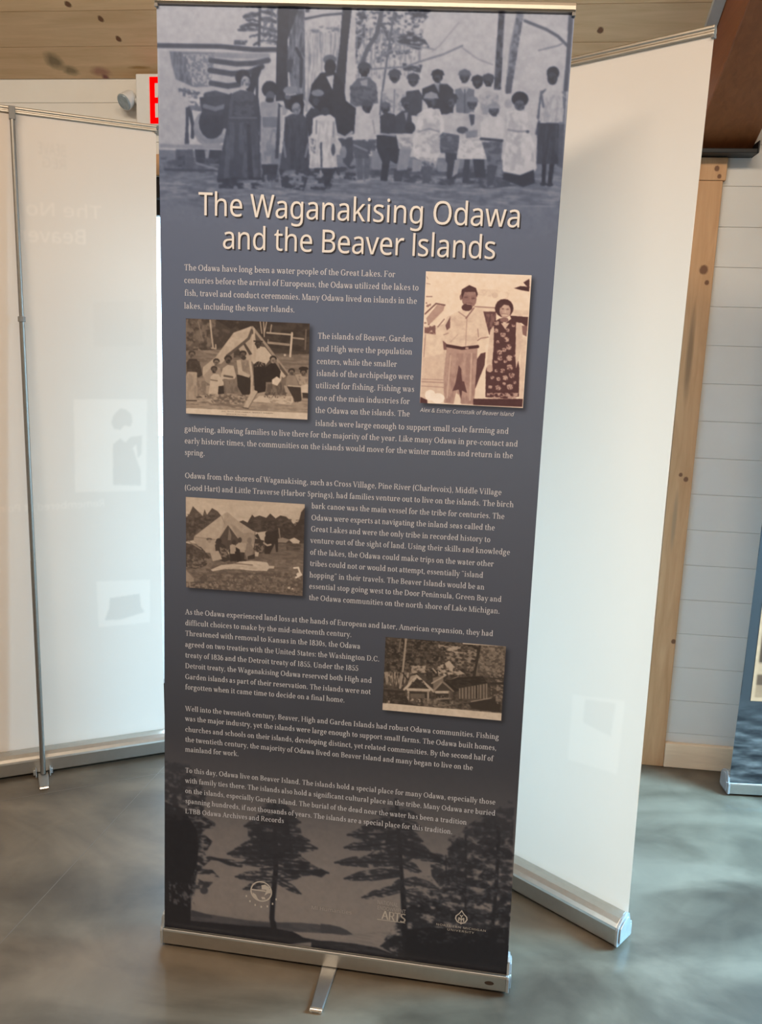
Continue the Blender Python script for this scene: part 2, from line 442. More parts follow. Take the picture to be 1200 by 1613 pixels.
class Canvas:
    # a grey raster over a rectangle of the sheet; painting strings hold coordinates in half millimetres
    def __init__(self, s0, z0, s1, z1, cell, start=128):
        self.s0, self.z1 = s0, z1
        self.k = 2; self.c = cell / self.k                       # supersampled
        self.w, self.h = int(round((s1 - s0) / cell)), int(round((z1 - z0) / cell))
        self.cell = cell
        self.g = np.full((self.h * self.k, self.w * self.k), float(start))
    def px(self, nums):
        a = np.array(nums, float).reshape(-1, 2) / 2000
        return np.stack([(a[:, 0] - self.s0) / self.c, (self.z1 - a[:, 1]) / self.c], 1)
    def box(self, q, pad=0):
        H, W = self.g.shape
        x0, y0 = np.floor(q.min(0) - pad).astype(int); x1, y1 = np.ceil(q.max(0) + pad).astype(int) + 1
        return max(x0, 0), max(y0, 0), min(x1, W), min(y1, H)
    def mask(self, q, b):
        x0, y0, x1, y1 = b
        X = np.arange(x0, x1) + .5; Y = np.arange(y0, y1) + .5
        m = np.zeros((y1 - y0, x1 - x0), bool)
        for (ax, ay), (bx, by) in zip(q, np.roll(q, -1, 0)):
            if ay == by: continue
            r = (Y > min(ay, by)) & (Y <= max(ay, by))
            xi = ax + (Y[r] - ay) * (bx - ax) / (by - ay)
            m[r] ^= X[None, :] > xi[:, None]
        return m
    def paint(self, text):
        for op in text.split(';'):
            v = [int(t) for t in op[1:].split(',')]
            if op[0] == 'P':
                q = self.px(v[1:]); b = self.box(q)
                if b[2] <= b[0] or b[3] <= b[1]: continue
                self.g[b[1]:b[3], b[0]:b[2]][self.mask(q, b)] = v[0]
            elif op[0] == 'N':
                q = self.px(v[4:]); b = self.box(q)
                if b[2] <= b[0] or b[3] <= b[1]: continue
                n = vnoise(b[3] - b[1], b[2] - b[0], v[2] / 2000 / self.c, v[3] / 2000 / self.c)
                a = np.clip((n - v[1] / 100) * 4.5 + .5, 0, 1) * .9 * self.mask(q, b)
                s = self.g[b[1]:b[3], b[0]:b[2]]; s += (v[0] - s) * a
            elif op[0] == 'L':
                q = self.px(v[2:]); hw = v[1] / 4000 / self.c
                for p0, p1 in zip(q, q[1:]):
                    b = self.box(np.stack([p0, p1]), hw + 2)
                    if b[2] <= b[0] or b[3] <= b[1]: continue
                    X, Y = np.meshgrid(np.arange(b[0], b[2]) + .5, np.arange(b[1], b[3]) + .5)
                    d = p1 - p0; t = np.clip(((X - p0[0]) * d[0] + (Y - p0[1]) * d[1]) / max(1e-9, d @ d), 0, 1)
                    r = np.hypot(X - p0[0] - t * d[0], Y - p0[1] - t * d[1])
                    a = np.clip(hw + .5 - r, 0, 1); s = self.g[b[1]:b[3], b[0]:b[2]]; s += (v[0] - s) * a
    def finish(self, blur=1, grain=5, mottle=.11):
        g = self.g.reshape(self.h, self.k, self.w, self.k).mean((1, 3))
        for _ in range(blur):
            p = np.pad(g, 1, mode='edge')
            g = (p[1:-1, 1:-1] * 2 + p[:-2, 1:-1] + p[2:, 1:-1] + p[1:-1, :-2] + p[1:-1, 2:]) / 6
        g = g + (vnoise(self.h, self.w, 5, 5, 2) - .5) * grain * 2
        g = 20 + (g - 20) * (1 + (vnoise(self.h, self.w, 8, 8, 3) - .5) * mottle)
        return np.clip(g, 0, 255)

def duo(g, stops):
    xs = [s[0] for s in stops]
    return np.stack([np.interp(g, xs, [s[1][k] for s in stops]) for k in range(3)], -1)
def to_lin(c):
    c = np.clip(c / 255, 0, 1)
    return np.where(c <= .04045, c / 12.92, ((c + .055) / 1.055) ** 2.4)

def print_mat(name, rough, spec):
    m, n, l, b = new_mat(name, rough, 0, spec)
    a = n.new('ShaderNodeAttribute'); a.attribute_name = 'print'
    l.new(a.outputs['Color'], b.inputs['Base Color'])
    return m
M['print'] = print_mat('printed_vinyl', .42, .30)
M['vinyl_back'] = plain('white_vinyl_back', (.80, .775, .735), .6, 0, .2, .015, 4)
PRINT_L = np.array([1.0, .91, .765])     # light that falls on the sheet, so ink values can be read off as seen

def sheet_mat(name, front, back, through):
    # thin vinyl: printed face, white back, a share of the light comes through
    m = bpy.data.materials.new(name); m.use_nodes = True
    n, l = m.node_tree.nodes, m.node_tree.links
    n.remove(n['Principled BSDF'])
    g = n.new('ShaderNodeNewGeometry')
    f = noise(n, l, 5, 3, coords(n))
    bk = ramp(n, l, f, [(.3, tuple(v * .985 for v in back)), (.7, back)])
    at = n.new('ShaderNodeAttribute'); at.attribute_name = 'print'      # the print showing faintly through
    mu = n.new('ShaderNodeMix'); mu.data_type = 'RGBA'; mu.blend_type = 'MULTIPLY'; mu.inputs[0].default_value = 1
    l.new(bk, mu.inputs[6]); l.new(at.outputs['Color'], mu.inputs[7])
    c = mixc(n, l, g.outputs['Backfacing'], mu.outputs[2], front)
    d = n.new('ShaderNodeBsdfDiffuse'); l.new(c, d.inputs['Color'])
    t = n.new('ShaderNodeBsdfTranslucent')
    tm = n.new('ShaderNodeMix'); tm.data_type = 'RGBA'; tm.blend_type = 'MULTIPLY'; tm.inputs[0].default_value = 1
    tm.inputs[6].default_value = (1.0, .74, .57, 1); l.new(at.outputs['Color'], tm.inputs[7]); l.new(tm.outputs[2], t.inputs['Color'])
    x = n.new('ShaderNodeMixShader'); x.inputs[0].default_value = through
    l.new(d.outputs[0], x.inputs[1]); l.new(t.outputs[0], x.inputs[2])
    l.new(x.outputs[0], n['Material Output'].inputs[0])
    return m

def grid_mesh(name, S, Z, P, colour, mats, parent, back=None, lit=None):
    # S, Z axes; P maps arrays (s, z) to coordinates; colour (len(Z), len(S), 3) as shown
    ss, zz = np.meshgrid(S, Z)
    co = P(ss, zz).reshape(-1, 3)
    h, w = len(Z), len(S)
    i = (np.arange(h - 1)[:, None] * w + np.arange(w - 1)[None, :]).reshape(-1)
    quads = np.stack([i, i + 1, i + w + 1, i + w], 1)
    me = bpy.data.meshes.new(name)
    nq = len(quads)
    vb = 0
    if back is not None:
        co = np.concatenate([co, back])
        vb = len(back)
    me.vertices.add(len(co)); me.vertices.foreach_set('co', co.astype(np.float32).ravel())
    qs = quads.ravel()
    if vb:
        n0 = h * w; bw = 2; bh = vb // 2
        bi = [(n0 + r * 2, n0 + r * 2 + 1, n0 + r * 2 + 3, n0 + r * 2 + 2) for r in range(bh - 1)]
        qs = np.concatenate([qs, np.array(bi).ravel()])
    me.loops.add(len(qs)); me.loops.foreach_set('vertex_index', qs.astype(np.int32))
    tot = len(qs) // 4
    me.polygons.add(tot); me.polygons.foreach_set('loop_start', np.arange(tot, dtype=np.int32) * 4)
    try: me.polygons.foreach_set('loop_total', np.full(tot, 4, np.int32))
    except Exception: pass
    for m in mats: me.materials.append(m)
    mi = np.zeros(tot, np.int32); mi[nq:] = len(mats) - 1
    me.polygons.foreach_set('material_index', mi)
    me.polygons.foreach_set('use_smooth', np.ones(tot, bool))
    at = me.color_attributes.new('print', 'FLOAT_COLOR', 'POINT')
    c = np.ones((len(co), 4), np.float32); c[:h * w, :3] = (to_lin(colour).reshape(-1, 3) / (PRINT_L if lit is None else lit)).clip(0, .95)
    at.data.foreach_set('color', c.ravel())
    me.update(calc_edges=True); me.validate()
    o = bpy.data.objects.new(name, me); COL.objects.link(o)
    if parent: o.parent = parent
    return o

# ------------------------------------------------------------------ lettering
GLYPHS = {"&":[246,[93,-3,62,1,38,14,23,35,18,62,21,86,32,104,48,119,70,133,50,159,43,174,40,191,44,213,57,230,77,240,102,243,126,240,145,230,156,214,160,192,157,172,147,156,131,142,112,129,177,66,191,90,200,120,230,120,217,80,208,63,196,48,245,0,205,0,176,28,159,15,141,5,119,-1],[94,146,122,168,129,179,131,192,129,203,123,212,113,217,101,219,88,217,78,212,71,203,69,191,71,180,76,169],[94,23,114,25,131,30,157,47,87,115,59,93,51,80,49,63,52,47,61,34,76,26]],",":[90,[14,-43,23,-1,31,39,62,39,64,35,52,-4,36,-43]],".":[90,[45,-5,30,1,26,8,24,18,26,29,30,36,45,41,60,36,64,29,66,18,64,8,60,1]],"A":[215,[0,0,94,241,121,241,214,0,183,0,154,74,59,74,31,0],[69,101,145,101,118,174,115,183,110,198,107,210,101,189,96,174]],"B":[218,[33,0,33,240,101,240,141,236,169,226,186,208,192,180,189,161,180,145,166,134,146,127,146,126,174,117,185,109,193,99,198,85,200,68,195,39,178,18,151,4,117,0],[63,138,107,138,133,140,149,148,158,160,161,177,157,194,147,205,129,212,102,214,63,214],[63,26,111,26,138,29,155,38,165,52,168,71,165,88,155,101,137,110,109,112,63,112]],"C":[212,[131,-3,97,0,70,12,48,30,33,55,24,85,20,120,24,154,34,184,50,209,73,228,101,239,136,243,171,240,202,229,190,203,165,213,135,217,111,214,91,205,75,191,58,160,52,120,58,80,73,49,89,35,110,26,135,23,165,26,192,33,192,6,165,-1]],"D":[245,[33,0,33,240,106,240,140,236,169,226,193,210,210,187,221,158,225,122,221,85,210,55,192,31,167,14,136,3,99,0],[63,26,95,26,149,36,182,68,193,121,190,150,182,174,169,192,140,208,102,214,63,214]],"E":[187,[33,0,33,240,167,240,167,213,63,213,63,138,161,138,161,112,63,112,63,27,167,27,167,0]],"F":[174,[33,0,33,240,167,240,167,213,63,213,63,128,160,128,160,102,63,102,63,0]],"G":[244,[135,-3,101,0,73,12,50,30,34,54,24,84,20,120,24,155,35,185,53,209,78,228,108,239,145,243,183,239,216,229,205,203,176,213,143,217,117,214,94,205,76,191,58,160,52,120,54,93,61,69,73,50,90,35,113,26,142,23,169,25,189,29,189,100,137,100,137,127,220,127,220,9,180,0]],"H":[249,[33,0,33,240,63,240,63,138,186,138,186,240,216,240,216,0,186,0,186,112,63,112,63,0]],"I":[114,[13,0,13,17,42,24,42,216,13,222,13,240,100,240,100,222,72,216,72,24,100,17,100,0]],"J":[92,[-1,-64,-15,-63,-26,-59,-26,-34,-15,-36,-2,-37,14,-34,26,-22,31,1,31,240,61,240,61,4,57,-26,44,-47,24,-60]],"K":[208,[33,0,33,240,63,240,63,122,83,144,104,167,169,240,204,240,109,135,208,0,172,0,87,115,63,93,63,0]],"L":[176,[33,0,33,240,63,240,63,27,168,27,168,0]],"M":[305,[33,0,33,240,77,240,151,43,152,43,228,240,272,240,272,0,242,0,242,147,243,182,244,210,243,210,163,0,138,0,59,210,58,210,60,182,60,145,60,0]],"N":[255,[33,0,33,240,67,240,195,41,197,41,196,57,195,81,194,104,194,240,223,240,223,0,187,0,59,199,58,199,60,170,60,134,60,0]],"O":[262,[131,-3,97,1,69,12,48,31,33,55,24,86,20,121,24,155,33,185,48,210,69,228,97,240,132,243,165,240,192,228,214,210,229,185,239,155,242,120,239,85,229,55,214,31,192,12,165,1],[131,23,156,26,176,34,191,49,205,80,210,120,205,161,191,191,176,206,156,214,132,217,107,214,87,206,72,191,57,161,52,120,57,80,72,49,87,34,107,26]],"P":[203,[33,0,33,240,96,240,137,235,165,221,181,199,186,169,184,150,177,132,165,116,147,104,123,96,90,93,63,93,63,0],[63,119,87,119,117,122,138,130,151,145,155,168,151,188,140,202,121,211,93,214,63,214]],"R":[209,[33,0,33,240,99,240,138,236,165,223,181,202,186,172,184,154,179,140,171,128,161,119,138,107,204,0,169,0,110,99,63,99,63,0],[63,125,99,125,124,127,141,136,151,150,155,170,151,190,141,204,123,211,97,214,63,214]],"S":[184,[83,-3,46,0,17,8,17,37,47,27,84,23,108,25,125,33,135,46,138,61,133,81,116,96,82,111,55,123,36,138,24,157,20,182,23,200,30,215,42,227,57,236,76,241,97,243,133,239,163,230,153,204,126,213,96,217,76,214,62,207,54,196,51,182,56,162,72,147,103,133,139,117,152,107,161,95,167,81,169,64,163,36,145,14,118,1]],"T":[187,[78,0,78,213,3,213,3,240,183,240,183,213,108,213,108,0]],"U":[245,[122,-3,94,-1,71,7,54,21,36,49,30,85,30,240,60,240,60,84,64,58,76,39,96,27,123,23,151,27,170,40,181,60,185,85,185,240,215,240,215,85,212,61,205,40,192,22,174,8,151,0]],"V":[201,[86,0,0,240,32,240,86,86,95,58,101,34,107,58,116,87,170,240,201,240,116,0]],"W":[312,[67,0,4,240,36,240,73,93,80,63,84,36,89,65,97,95,139,240,171,240,215,94,223,63,228,36,232,63,239,94,276,240,308,240,244,0,214,0,167,157,162,177,157,194,155,204,151,186,143,156,98,0]],"X":[197,[1,0,81,125,6,240,40,240,99,146,158,240,190,240,116,126,195,0,161,0,98,104,33,0]],"Y":[190,[80,0,80,92,0,240,33,240,95,122,157,240,190,240,110,93,110,0]],"a":[188,[72,-3,50,0,32,10,19,26,15,50,21,74,37,92,63,103,102,107,132,108,132,119,130,138,123,150,111,157,95,159,68,155,44,145,35,168,63,178,97,183,125,179,145,169,157,150,161,123,161,0,140,0,134,26,133,26,121,13,108,4,93,-2],[79,20,100,24,117,33,128,49,132,72,132,88,105,87,77,84,59,76,49,65,46,50,48,37,55,28,66,22]],"b":[207,[114,-3,95,-1,79,4,67,13,58,23,56,23,50,0,29,0,29,255,58,255,58,193,58,172,56,156,58,156,67,167,79,175,95,181,114,183,144,177,168,160,183,131,188,90,183,49,168,20,144,3],[109,21,131,26,146,39,155,61,157,90,152,128,136,151,109,158,85,154,69,142,61,121,58,91,58,90,61,60,69,39,85,26]],"c":[161,[101,-3,78,-1,58,6,42,19,29,37,21,60,18,89,21,119,30,143,43,161,60,174,80,181,103,183,129,180,150,174,141,149,122,155,102,157,73,150,55,127,49,89,52,61,62,39,78,26,100,22,126,25,147,33,147,6,127,-1]],"d":[207,[92,-3,62,2,39,20,24,49,18,90,24,130,39,160,62,177,93,183,112,181,127,176,148,157,150,157,149,170,148,183,148,255,178,255,178,0,154,0,150,24,148,24,139,14,127,5,112,-1],[97,21,121,25,137,37,146,56,149,84,149,89,146,119,138,141,122,154,97,159,76,154,61,140,52,118,49,89,52,60,61,39,76,26]],"e":[189,[105,-3,81,-1,60,7,42,20,29,38,21,61,18,89,21,116,28,139,40,158,56,172,76,180,98,183,120,181,138,173,153,161,163,145,170,125,172,102,172,84,49,84,53,57,65,38,83,26,106,22,137,25,164,34,164,8,137,-1],[50,108,141,108,139,128,131,145,117,156,98,159,79,156,64,146,55,129]],"f":[116,[37,0,37,157,5,157,5,171,37,181,37,191,40,221,52,242,71,253,95,257,115,255,130,251,122,228,110,231,95,233,82,230,73,223,68,210,66,192,66,180,111,180,111,157,66,157,66,0]],"g":[207,[97,-81,61,-78,33,-69,33,-42,62,-53,99,-56,120,-53,135,-42,145,-26,149,-5,149,2,149,13,150,24,148,24,134,9,116,0,93,-3,62,3,38,21,23,51,18,90,23,128,38,158,61,177,92,183,109,182,124,177,138,168,149,156,150,156,154,180,178,180,178,-3,173,-37,158,-61,133,-76],[97,21,121,24,137,35,146,55,149,83,149,90,146,121,136,143,120,155,96,158,76,154,61,141,52,119,49,89,52,60,61,38,76,25]],"h":[208,[29,0,29,255,58,255,58,180,56,155,58,155,69,167,82,176,98,181,115,183,143,179,164,167,176,147,180,117,180,0,151,0,151,115,147,139,133,154,111,158,85,154,69,142,61,121,58,93,58,0]],"i":[87,[44,210,31,215,27,220,26,229,27,237,31,243,44,247,56,243,59,237,61,229,59,220,56,215],[29,0,29,180,58,180,58,0]],"j":[87,[44,210,31,215,27,220,26,229,27,237,31,243,44,247,56,243,59,237,61,229,59,220,56,215],[7,-81,-7,-79,-18,-77,-18,-53,-8,-55,4,-56,14,-55,21,-50,27,-42,29,-28,29,180,58,180,58,-27,55,-49,46,-66,30,-77]],"k":[179,[29,0,29,255,58,255,58,122,57,108,56,93,58,93,64,100,72,111,79,119,137,180,171,180,98,103,176,0,141,0,78,84,58,66,58,0]],"l":[87,[29,0,29,255,58,255,58,0]],"m":[314,[29,0,29,180,52,180,57,155,58,155,68,168,81,176,96,182,111,183,136,180,155,170,167,153,168,153,179,167,193,176,209,181,226,183,253,179,272,168,283,147,287,117,287,0,258,0,258,116,253,140,241,154,221,158,198,155,184,143,175,125,172,99,172,0,143,0,143,116,139,140,127,154,106,158,83,154,69,142,61,121,58,93,58,0]],"n":[208,[29,0,29,180,52,180,57,155,58,155,69,168,83,176,98,182,115,183,143,179,164,168,176,147,180,117,180,0,151,0,151,115,147,139,133,154,111,158,86,154,70,142,61,121,58,93,58,0]],"o":[203,[101,-3,79,-1,59,8,42,21,29,39,21,63,18,90,24,130,41,159,67,177,102,183,125,181,145,172,162,159,174,141,182,118,185,90,179,51,162,21,136,3],[102,21,125,26,142,40,151,62,154,90,151,119,142,140,125,154,101,158,78,154,61,140,52,119,49,90,52,62,62,40,78,26]],"p":[207,[29,-81,29,180,53,180,57,155,58,155,67,166,79,175,95,181,114,183,144,178,168,160,183,131,188,90,183,50,168,20,144,3,114,-3,95,-1,79,5,58,23,56,23,57,8,58,-7,58,-81],[109,21,124,23,137,30,146,41,152,55,157,91,155,118,146,140,130,154,109,158,85,155,70,143,61,124,58,96,58,90,61,61,69,39,85,26]],"r":[139,[29,0,29,180,53,180,56,147,57,147,67,161,80,173,95,181,112,183,123,183,134,181,130,154,120,156,110,156,97,155,85,149,74,140,65,128,60,113,58,96,58,0]],"s":[161,[74,-3,41,0,17,8,17,35,43,25,75,20,94,22,107,28,115,36,117,47,113,59,100,70,73,82,43,95,24,111,19,122,17,136,22,156,36,171,57,180,85,183,115,180,142,171,132,148,108,156,83,159,67,158,55,153,48,146,45,137,50,125,64,115,92,103,121,90,139,74,144,63,146,50,141,27,126,10,103,0]],"t":[121,[84,-3,58,2,47,8,38,18,33,33,31,52,31,157,5,157,5,171,31,183,43,221,60,221,60,180,112,180,112,157,60,157,60,53,62,39,68,29,77,23,89,21,102,22,114,25,114,2,100,-2]],"u":[208,[92,-3,63,1,43,12,31,33,27,62,27,180,56,180,56,64,61,40,74,26,96,21,122,25,138,38,147,58,149,86,149,180,179,180,179,0,155,0,150,24,149,24,139,12,125,3,109,-2]],"v":[171,[68,0,0,180,32,180,70,74,76,57,81,40,84,26,86,26,89,40,95,58,101,74,139,180,171,180,102,0]],"w":[264,[53,0,4,180,34,180,59,84,66,55,71,31,72,31,75,45,80,62,84,79,116,180,148,180,179,79,187,54,191,31,193,31,197,54,205,84,230,180,260,180,210,0,176,0,145,102,137,129,132,149,131,149,127,129,119,101,87,0]],"x":[178,[6,0,71,92,9,180,43,180,89,112,135,180,168,180,106,92,172,0,138,0,89,72,39,0]],"y":[171,[28,-81,14,-80,4,-78,4,-54,13,-56,24,-56,37,-54,48,-48,57,-38,63,-25,73,-1,0,180,32,180,71,78,80,52,86,29,87,29,94,51,103,78,139,180,171,180,94,-25,83,-48,69,-65,52,-77]],"z":[158,[13,0,13,19,110,157,19,157,19,180,142,180,142,158,47,23,145,23,145,0]]}
GLYPHS['I'] = [80, [25, 0, 25, 240, 54, 240, 54, 0]]
def sans(text, track=0):
    # returns closed outlines with holes, in units of the cap height (240)
    out, x = [], 0
    for ch in text:
        if ch == ' ': x += 88 + track; continue
        g = GLYPHS[ch]
        for s in g[1:]: out.append([((x + s[i]) / 240, s[i + 1] / 240) for i in range(0, len(s), 2)])
        x += g[0] + track
    return out, (x - track) / 240
def fill_outlines(outs):
    cu = bpy.data.curves.new('tmp', 'CURVE'); cu.dimensions = '2D'; cu.fill_mode = 'BOTH'
    for q in outs:
        s = cu.splines.new('POLY'); s.points.add(len(q) - 1); s.use_cyclic_u = True
        s.points.foreach_set('co', [c for p in q for c in (p[0], p[1], 0, 1)])
    o = bpy.data.objects.new('tmp', cu); COL.objects.link(o)
    dg = bpy.context.evaluated_depsgraph_get(); dg.update()
    me = bpy.data.meshes.new_from_object(o.evaluated_get(dg))
    v = [tuple(p.co[:2]) for p in me.vertices]; f = [tuple(p.vertices) for p in me.polygons]
    bpy.data.objects.remove(o); bpy.data.curves.remove(cu); bpy.data.meshes.remove(me)
    return v, f

# a bookish serif drawn with a broad pen: thick stems, fine joins, slab feet
TH, TN = 20.0, 9.0
class Pen:
    def __init__(self): self.q = []
    def quad(self, *p): self.q.append(p)
    def bar(self, x0, x1, y, h=8): self.quad((x0, y), (x1, y), (x1, y + h), (x0, y + h))
    def foot(self, x, y, w=22): self.bar(x - w, x + w, y)
    def stem(self, x, y0, y1, t=TH, b='', a=''):
        self.quad((x - t / 2, y0), (x + t / 2, y0), (x + t / 2, y1), (x - t / 2, y1))
        if b == 'b': self.foot(x, y0)
        if a == 'b': self.foot(x, y1 - 8)
        if a == 'l': self.quad((x - 24, y1 - 12), (x, y1 - 8), (x, y1), (x - 24, y1 - 5))
        if b == 'r': self.quad((x, y0), (x + 22, y0), (x + 22, y0 + 8), (x, y0 + 8))
    def line(self, x0, y0, x1, y1, w): self.quad((x0 - w / 2, y0), (x0 + w / 2, y0), (x1 + w / 2, y1), (x1 - w / 2, y1))
    def arc(self, cx, cy, rx, ry, a0=0, a1=360, t=TH, n=None):
        n = n or max(5, int(abs(a1 - a0) / 24)); pr = None
        for k in range(n + 1):
            a = R(a0 + (a1 - a0) * k / n); c, s = math.cos(a), math.sin(a)
            w = (TN + (t - TN) * abs(c) ** 1.3) / 2
            nx, ny = c * ry, s * rx; L = math.hypot(nx, ny) or 1; nx, ny = nx / L, ny / L
            o, i = (cx + rx * c + nx * w, cy + ry * s + ny * w), (cx + rx * c - nx * w, cy + ry * s - ny * w)
            if pr: self.quad(pr[1], pr[0], o, i)
            pr = (o, i)
    def dot(self, x, y, r): self.quad(*[(x + r * math.cos(R(a)), y + r * math.sin(R(a))) for a in range(0, 360, 45)])
    def snake(self, pts):
        for (x0, y0, w0), (x1, y1, w1) in zip(pts, pts[1:]):
            dx, dy = x1 - x0, y1 - y0; L = math.hypot(dx, dy); nx, ny = -dy / L, dx / L
            self.quad((x0 + nx * w0 / 2, y0 + ny * w0 / 2), (x1 + nx * w1 / 2, y1 + ny * w1 / 2), (x1 - nx * w1 / 2, y1 - ny * w1 / 2), (x0 - nx * w0 / 2, y0 - ny * w0 / 2))
S_PTS = [(66, 74, 9), (62, 88, 9), (42, 97, 9), (24, 88, 14), (22, 74, 18), (34, 60, 20), (54, 46, 20), (64, 30, 18), (58, 12, 13), (40, 3, 9), (20, 8, 9), (14, 26, 9)]
SERIF = {
 'a': (92, 'arc 40 70 22 27 10 165;stem 62 8 70 20 r;arc 38 27 23 27;dot 21 78 10'), 'b': (102, 'stem 24 0 155 20 n l;arc 54 50 30 48'),
 'c': (90, 'arc 48 50 30 48 42 318;dot 70 78 10'), 'd': (108, 'stem 80 0 155 20 r l;arc 48 50 30 48'), 'e': (92, 'arc 48 50 30 48 0 318;bar 20 78 48'),
 'f': (62, 'stem 28 0 120 20 b;arc 50 118 22 34 30 180;bar 8 58 92;dot 66 140 9'), 'g': (96, 'arc 44 66 25 32;arc 44 -20 34 26;arc 34 20 18 18 110 250;bar 62 88 88 10'),
 'h': (110, 'stem 24 0 155 20 b l;arc 53 66 29 31 0 180;stem 82 0 68 20 b'), 'i': (54, 'stem 27 0 100 20 b l;dot 26 132 12'), 'j': (52, 'stem 28 -12 100 20 n l;arc 8 -12 20 32 0 -120;dot 28 132 12'),
 'k': (106, 'stem 24 0 155 20 b l;line 34 42 78 96 9;line 48 58 86 0 20;foot 80 92 18;foot 86 0 20'), 'l': (54, 'stem 27 0 155 20 b l'),
 'm': (164, 'stem 24 0 100 20 b l;arc 52 66 28 31 0 180;stem 80 0 68 20 b;arc 108 66 28 31 0 180;stem 136 0 68 20 b'), 'n': (108, 'stem 24 0 100 20 b l;arc 52 66 28 31 0 180;stem 80 0 68 20 b'),
 'o': (98, 'arc 49 50 32 48'), 'p': (104, 'stem 24 -50 100 20 b l;arc 54 50 30 48'), 'q': (104, 'stem 80 -50 100 20 b;arc 48 50 30 48'),
 'r': (80, 'stem 24 0 100 20 b l;arc 50 64 26 32 55 180;dot 66 84 11'), 's': (78, 'snake'), 't': (64, 'stem 28 24 124 20;bar 8 58 92;arc 46 24 18 20 180 320'),
 'u': (110, 'stem 24 30 100 20 n l;arc 52 32 28 32 180 360;stem 80 0 100 20 r l'), 'v': (94, 'line 14 100 48 0 20;line 80 100 48 0 9;foot 16 92 20;foot 80 92 17'),
 'w': (136, 'line 14 100 44 0 20;line 70 100 44 0 9;line 66 100 96 0 20;line 124 100 96 0 9;foot 16 92 20;foot 66 92 18;foot 124 92 16'),
 'x': (96, 'line 18 100 80 0 20;line 76 100 18 0 9;foot 20 92 18;foot 76 92 17;foot 18 0 17;foot 80 0 18'), 'y': (94, 'line 14 100 50 0 20;line 82 100 34 -48 9;dot 26 -44 11;foot 16 92 20;foot 82 92 16'),
 'z': (86, 'bar 12 74 92;bar 12 76 0;line 66 96 22 4 16;stem 16 76 100 8;stem 73 0 26 8'),
 'A': (128, 'line 60 145 18 0 9;line 60 145 110 0 20;bar 34 90 44;foot 18 0;foot 110 0'), 'B': (116, 'stem 28 0 145 20;arc 56 108 34 33 -90 90;arc 58 38 40 34 -90 90;bar 8 58 0;bar 8 58 137;bar 28 58 70'),
 'C': (126, 'arc 66 72 50 69 50 310;stem 106 92 142 8;stem 106 4 40 8'), 'D': (136, 'stem 28 0 145 20;arc 58 72 58 69 -90 90;bar 8 60 0;bar 8 60 137'),
 'E': (116, 'stem 28 0 145 20;bar 8 104 137;bar 8 106 0;bar 28 80 70;stem 100 112 145 8;stem 102 0 34 8;stem 78 56 92 8'), 'F': (108, 'stem 28 0 145 20 b;bar 8 102 137;bar 28 78 70;stem 98 112 145 8;stem 76 56 92 8'),
 'G': (138, 'arc 66 72 50 69 50 330;stem 110 8 64 20 n b;stem 106 96 142 8'), 'H': (146, 'stem 28 0 145 20 b b;stem 118 0 145 20 b b;bar 28 118 70'), 'I': (62, 'stem 31 0 145 20 b b'),
 'K': (134, 'stem 28 0 145 20 b b;line 38 58 106 142 9;line 54 80 112 0 20;foot 106 137;foot 112 0'), 'L': (110, 'stem 28 0 145 20 n b;bar 8 104 0;stem 100 0 38 8'),
 'M': (162, 'stem 24 0 145 9 b;line 26 145 78 0 20;line 132 145 78 0 9;stem 136 0 145 20 b b;bar 4 30 137'), 'N': (144, 'stem 24 0 145 9 b;line 26 145 118 0 20;stem 120 0 145 9 n b;bar 4 30 137'),
 'O': (144, 'arc 72 72 54 69'), 'P': (112, 'stem 28 0 145 20 b;arc 58 104 38 37 -90 90;bar 8 60 137;bar 28 58 64'), 'R': (128, 'stem 28 0 145 20 b;arc 58 106 36 35 -90 90;bar 8 60 137;bar 28 58 68;line 64 70 112 0 20;foot 114 0'),
 'S': (98, 'snake 1.2 1.45'), 'T': (120, 'stem 60 0 145 20 b;bar 8 112 137;stem 12 110 145 8;stem 108 110 145 8'), 'U': (138, 'stem 28 42 145 20 n b;arc 69 44 41 44 180 360 16;stem 110 42 145 9 n b'),
 'V': (126, 'line 18 145 64 0 20;line 110 145 64 0 9;foot 18 137;foot 110 137 20'), 'W': (186, 'line 18 145 58 0 20;line 94 145 58 0 9;line 90 145 130 0 20;line 170 145 130 0 9;foot 18 137;foot 90 137;foot 170 137 20'),
 '0': (96, 'arc 48 72 31 69'), '1': (76, 'stem 40 0 145 20 b l'), '3': (92, 'arc 42 107 27 34 -80 140;arc 42 37 32 36 -140 95;dot 20 34 10;dot 22 118 9'), '5': (92, 'bar 26 78 134 11;line 28 140 24 76 9;arc 44 44 34 43 -150 128;dot 18 26 10'),
 '6': (96, 'arc 48 44 31 43;arc 74 62 56 80 105 185'), '8': (96, 'arc 48 108 25 35;arc 48 37 32 37'),
 '.': (46, 'dot 22 9 12'), ',': (46, 'dot 22 9 12;line 28 6 16 -26 8'), ':': (46, 'dot 22 9 12;dot 22 84 12'), '-': (62, 'bar 10 52 44 11'), '(': (58, 'arc 62 60 40 96 118 242'), ')': (58, 'arc -4 60 40 96 -62 62'),
 '<': (74, 'dot 18 128 10;dot 50 128 10;line 14 128 26 152 7;line 46 128 58 152 7'), '>': (74, 'dot 22 140 10;dot 54 140 10;line 28 138 16 112 7;line 60 138 48 112 7'),
}
_serif = {}
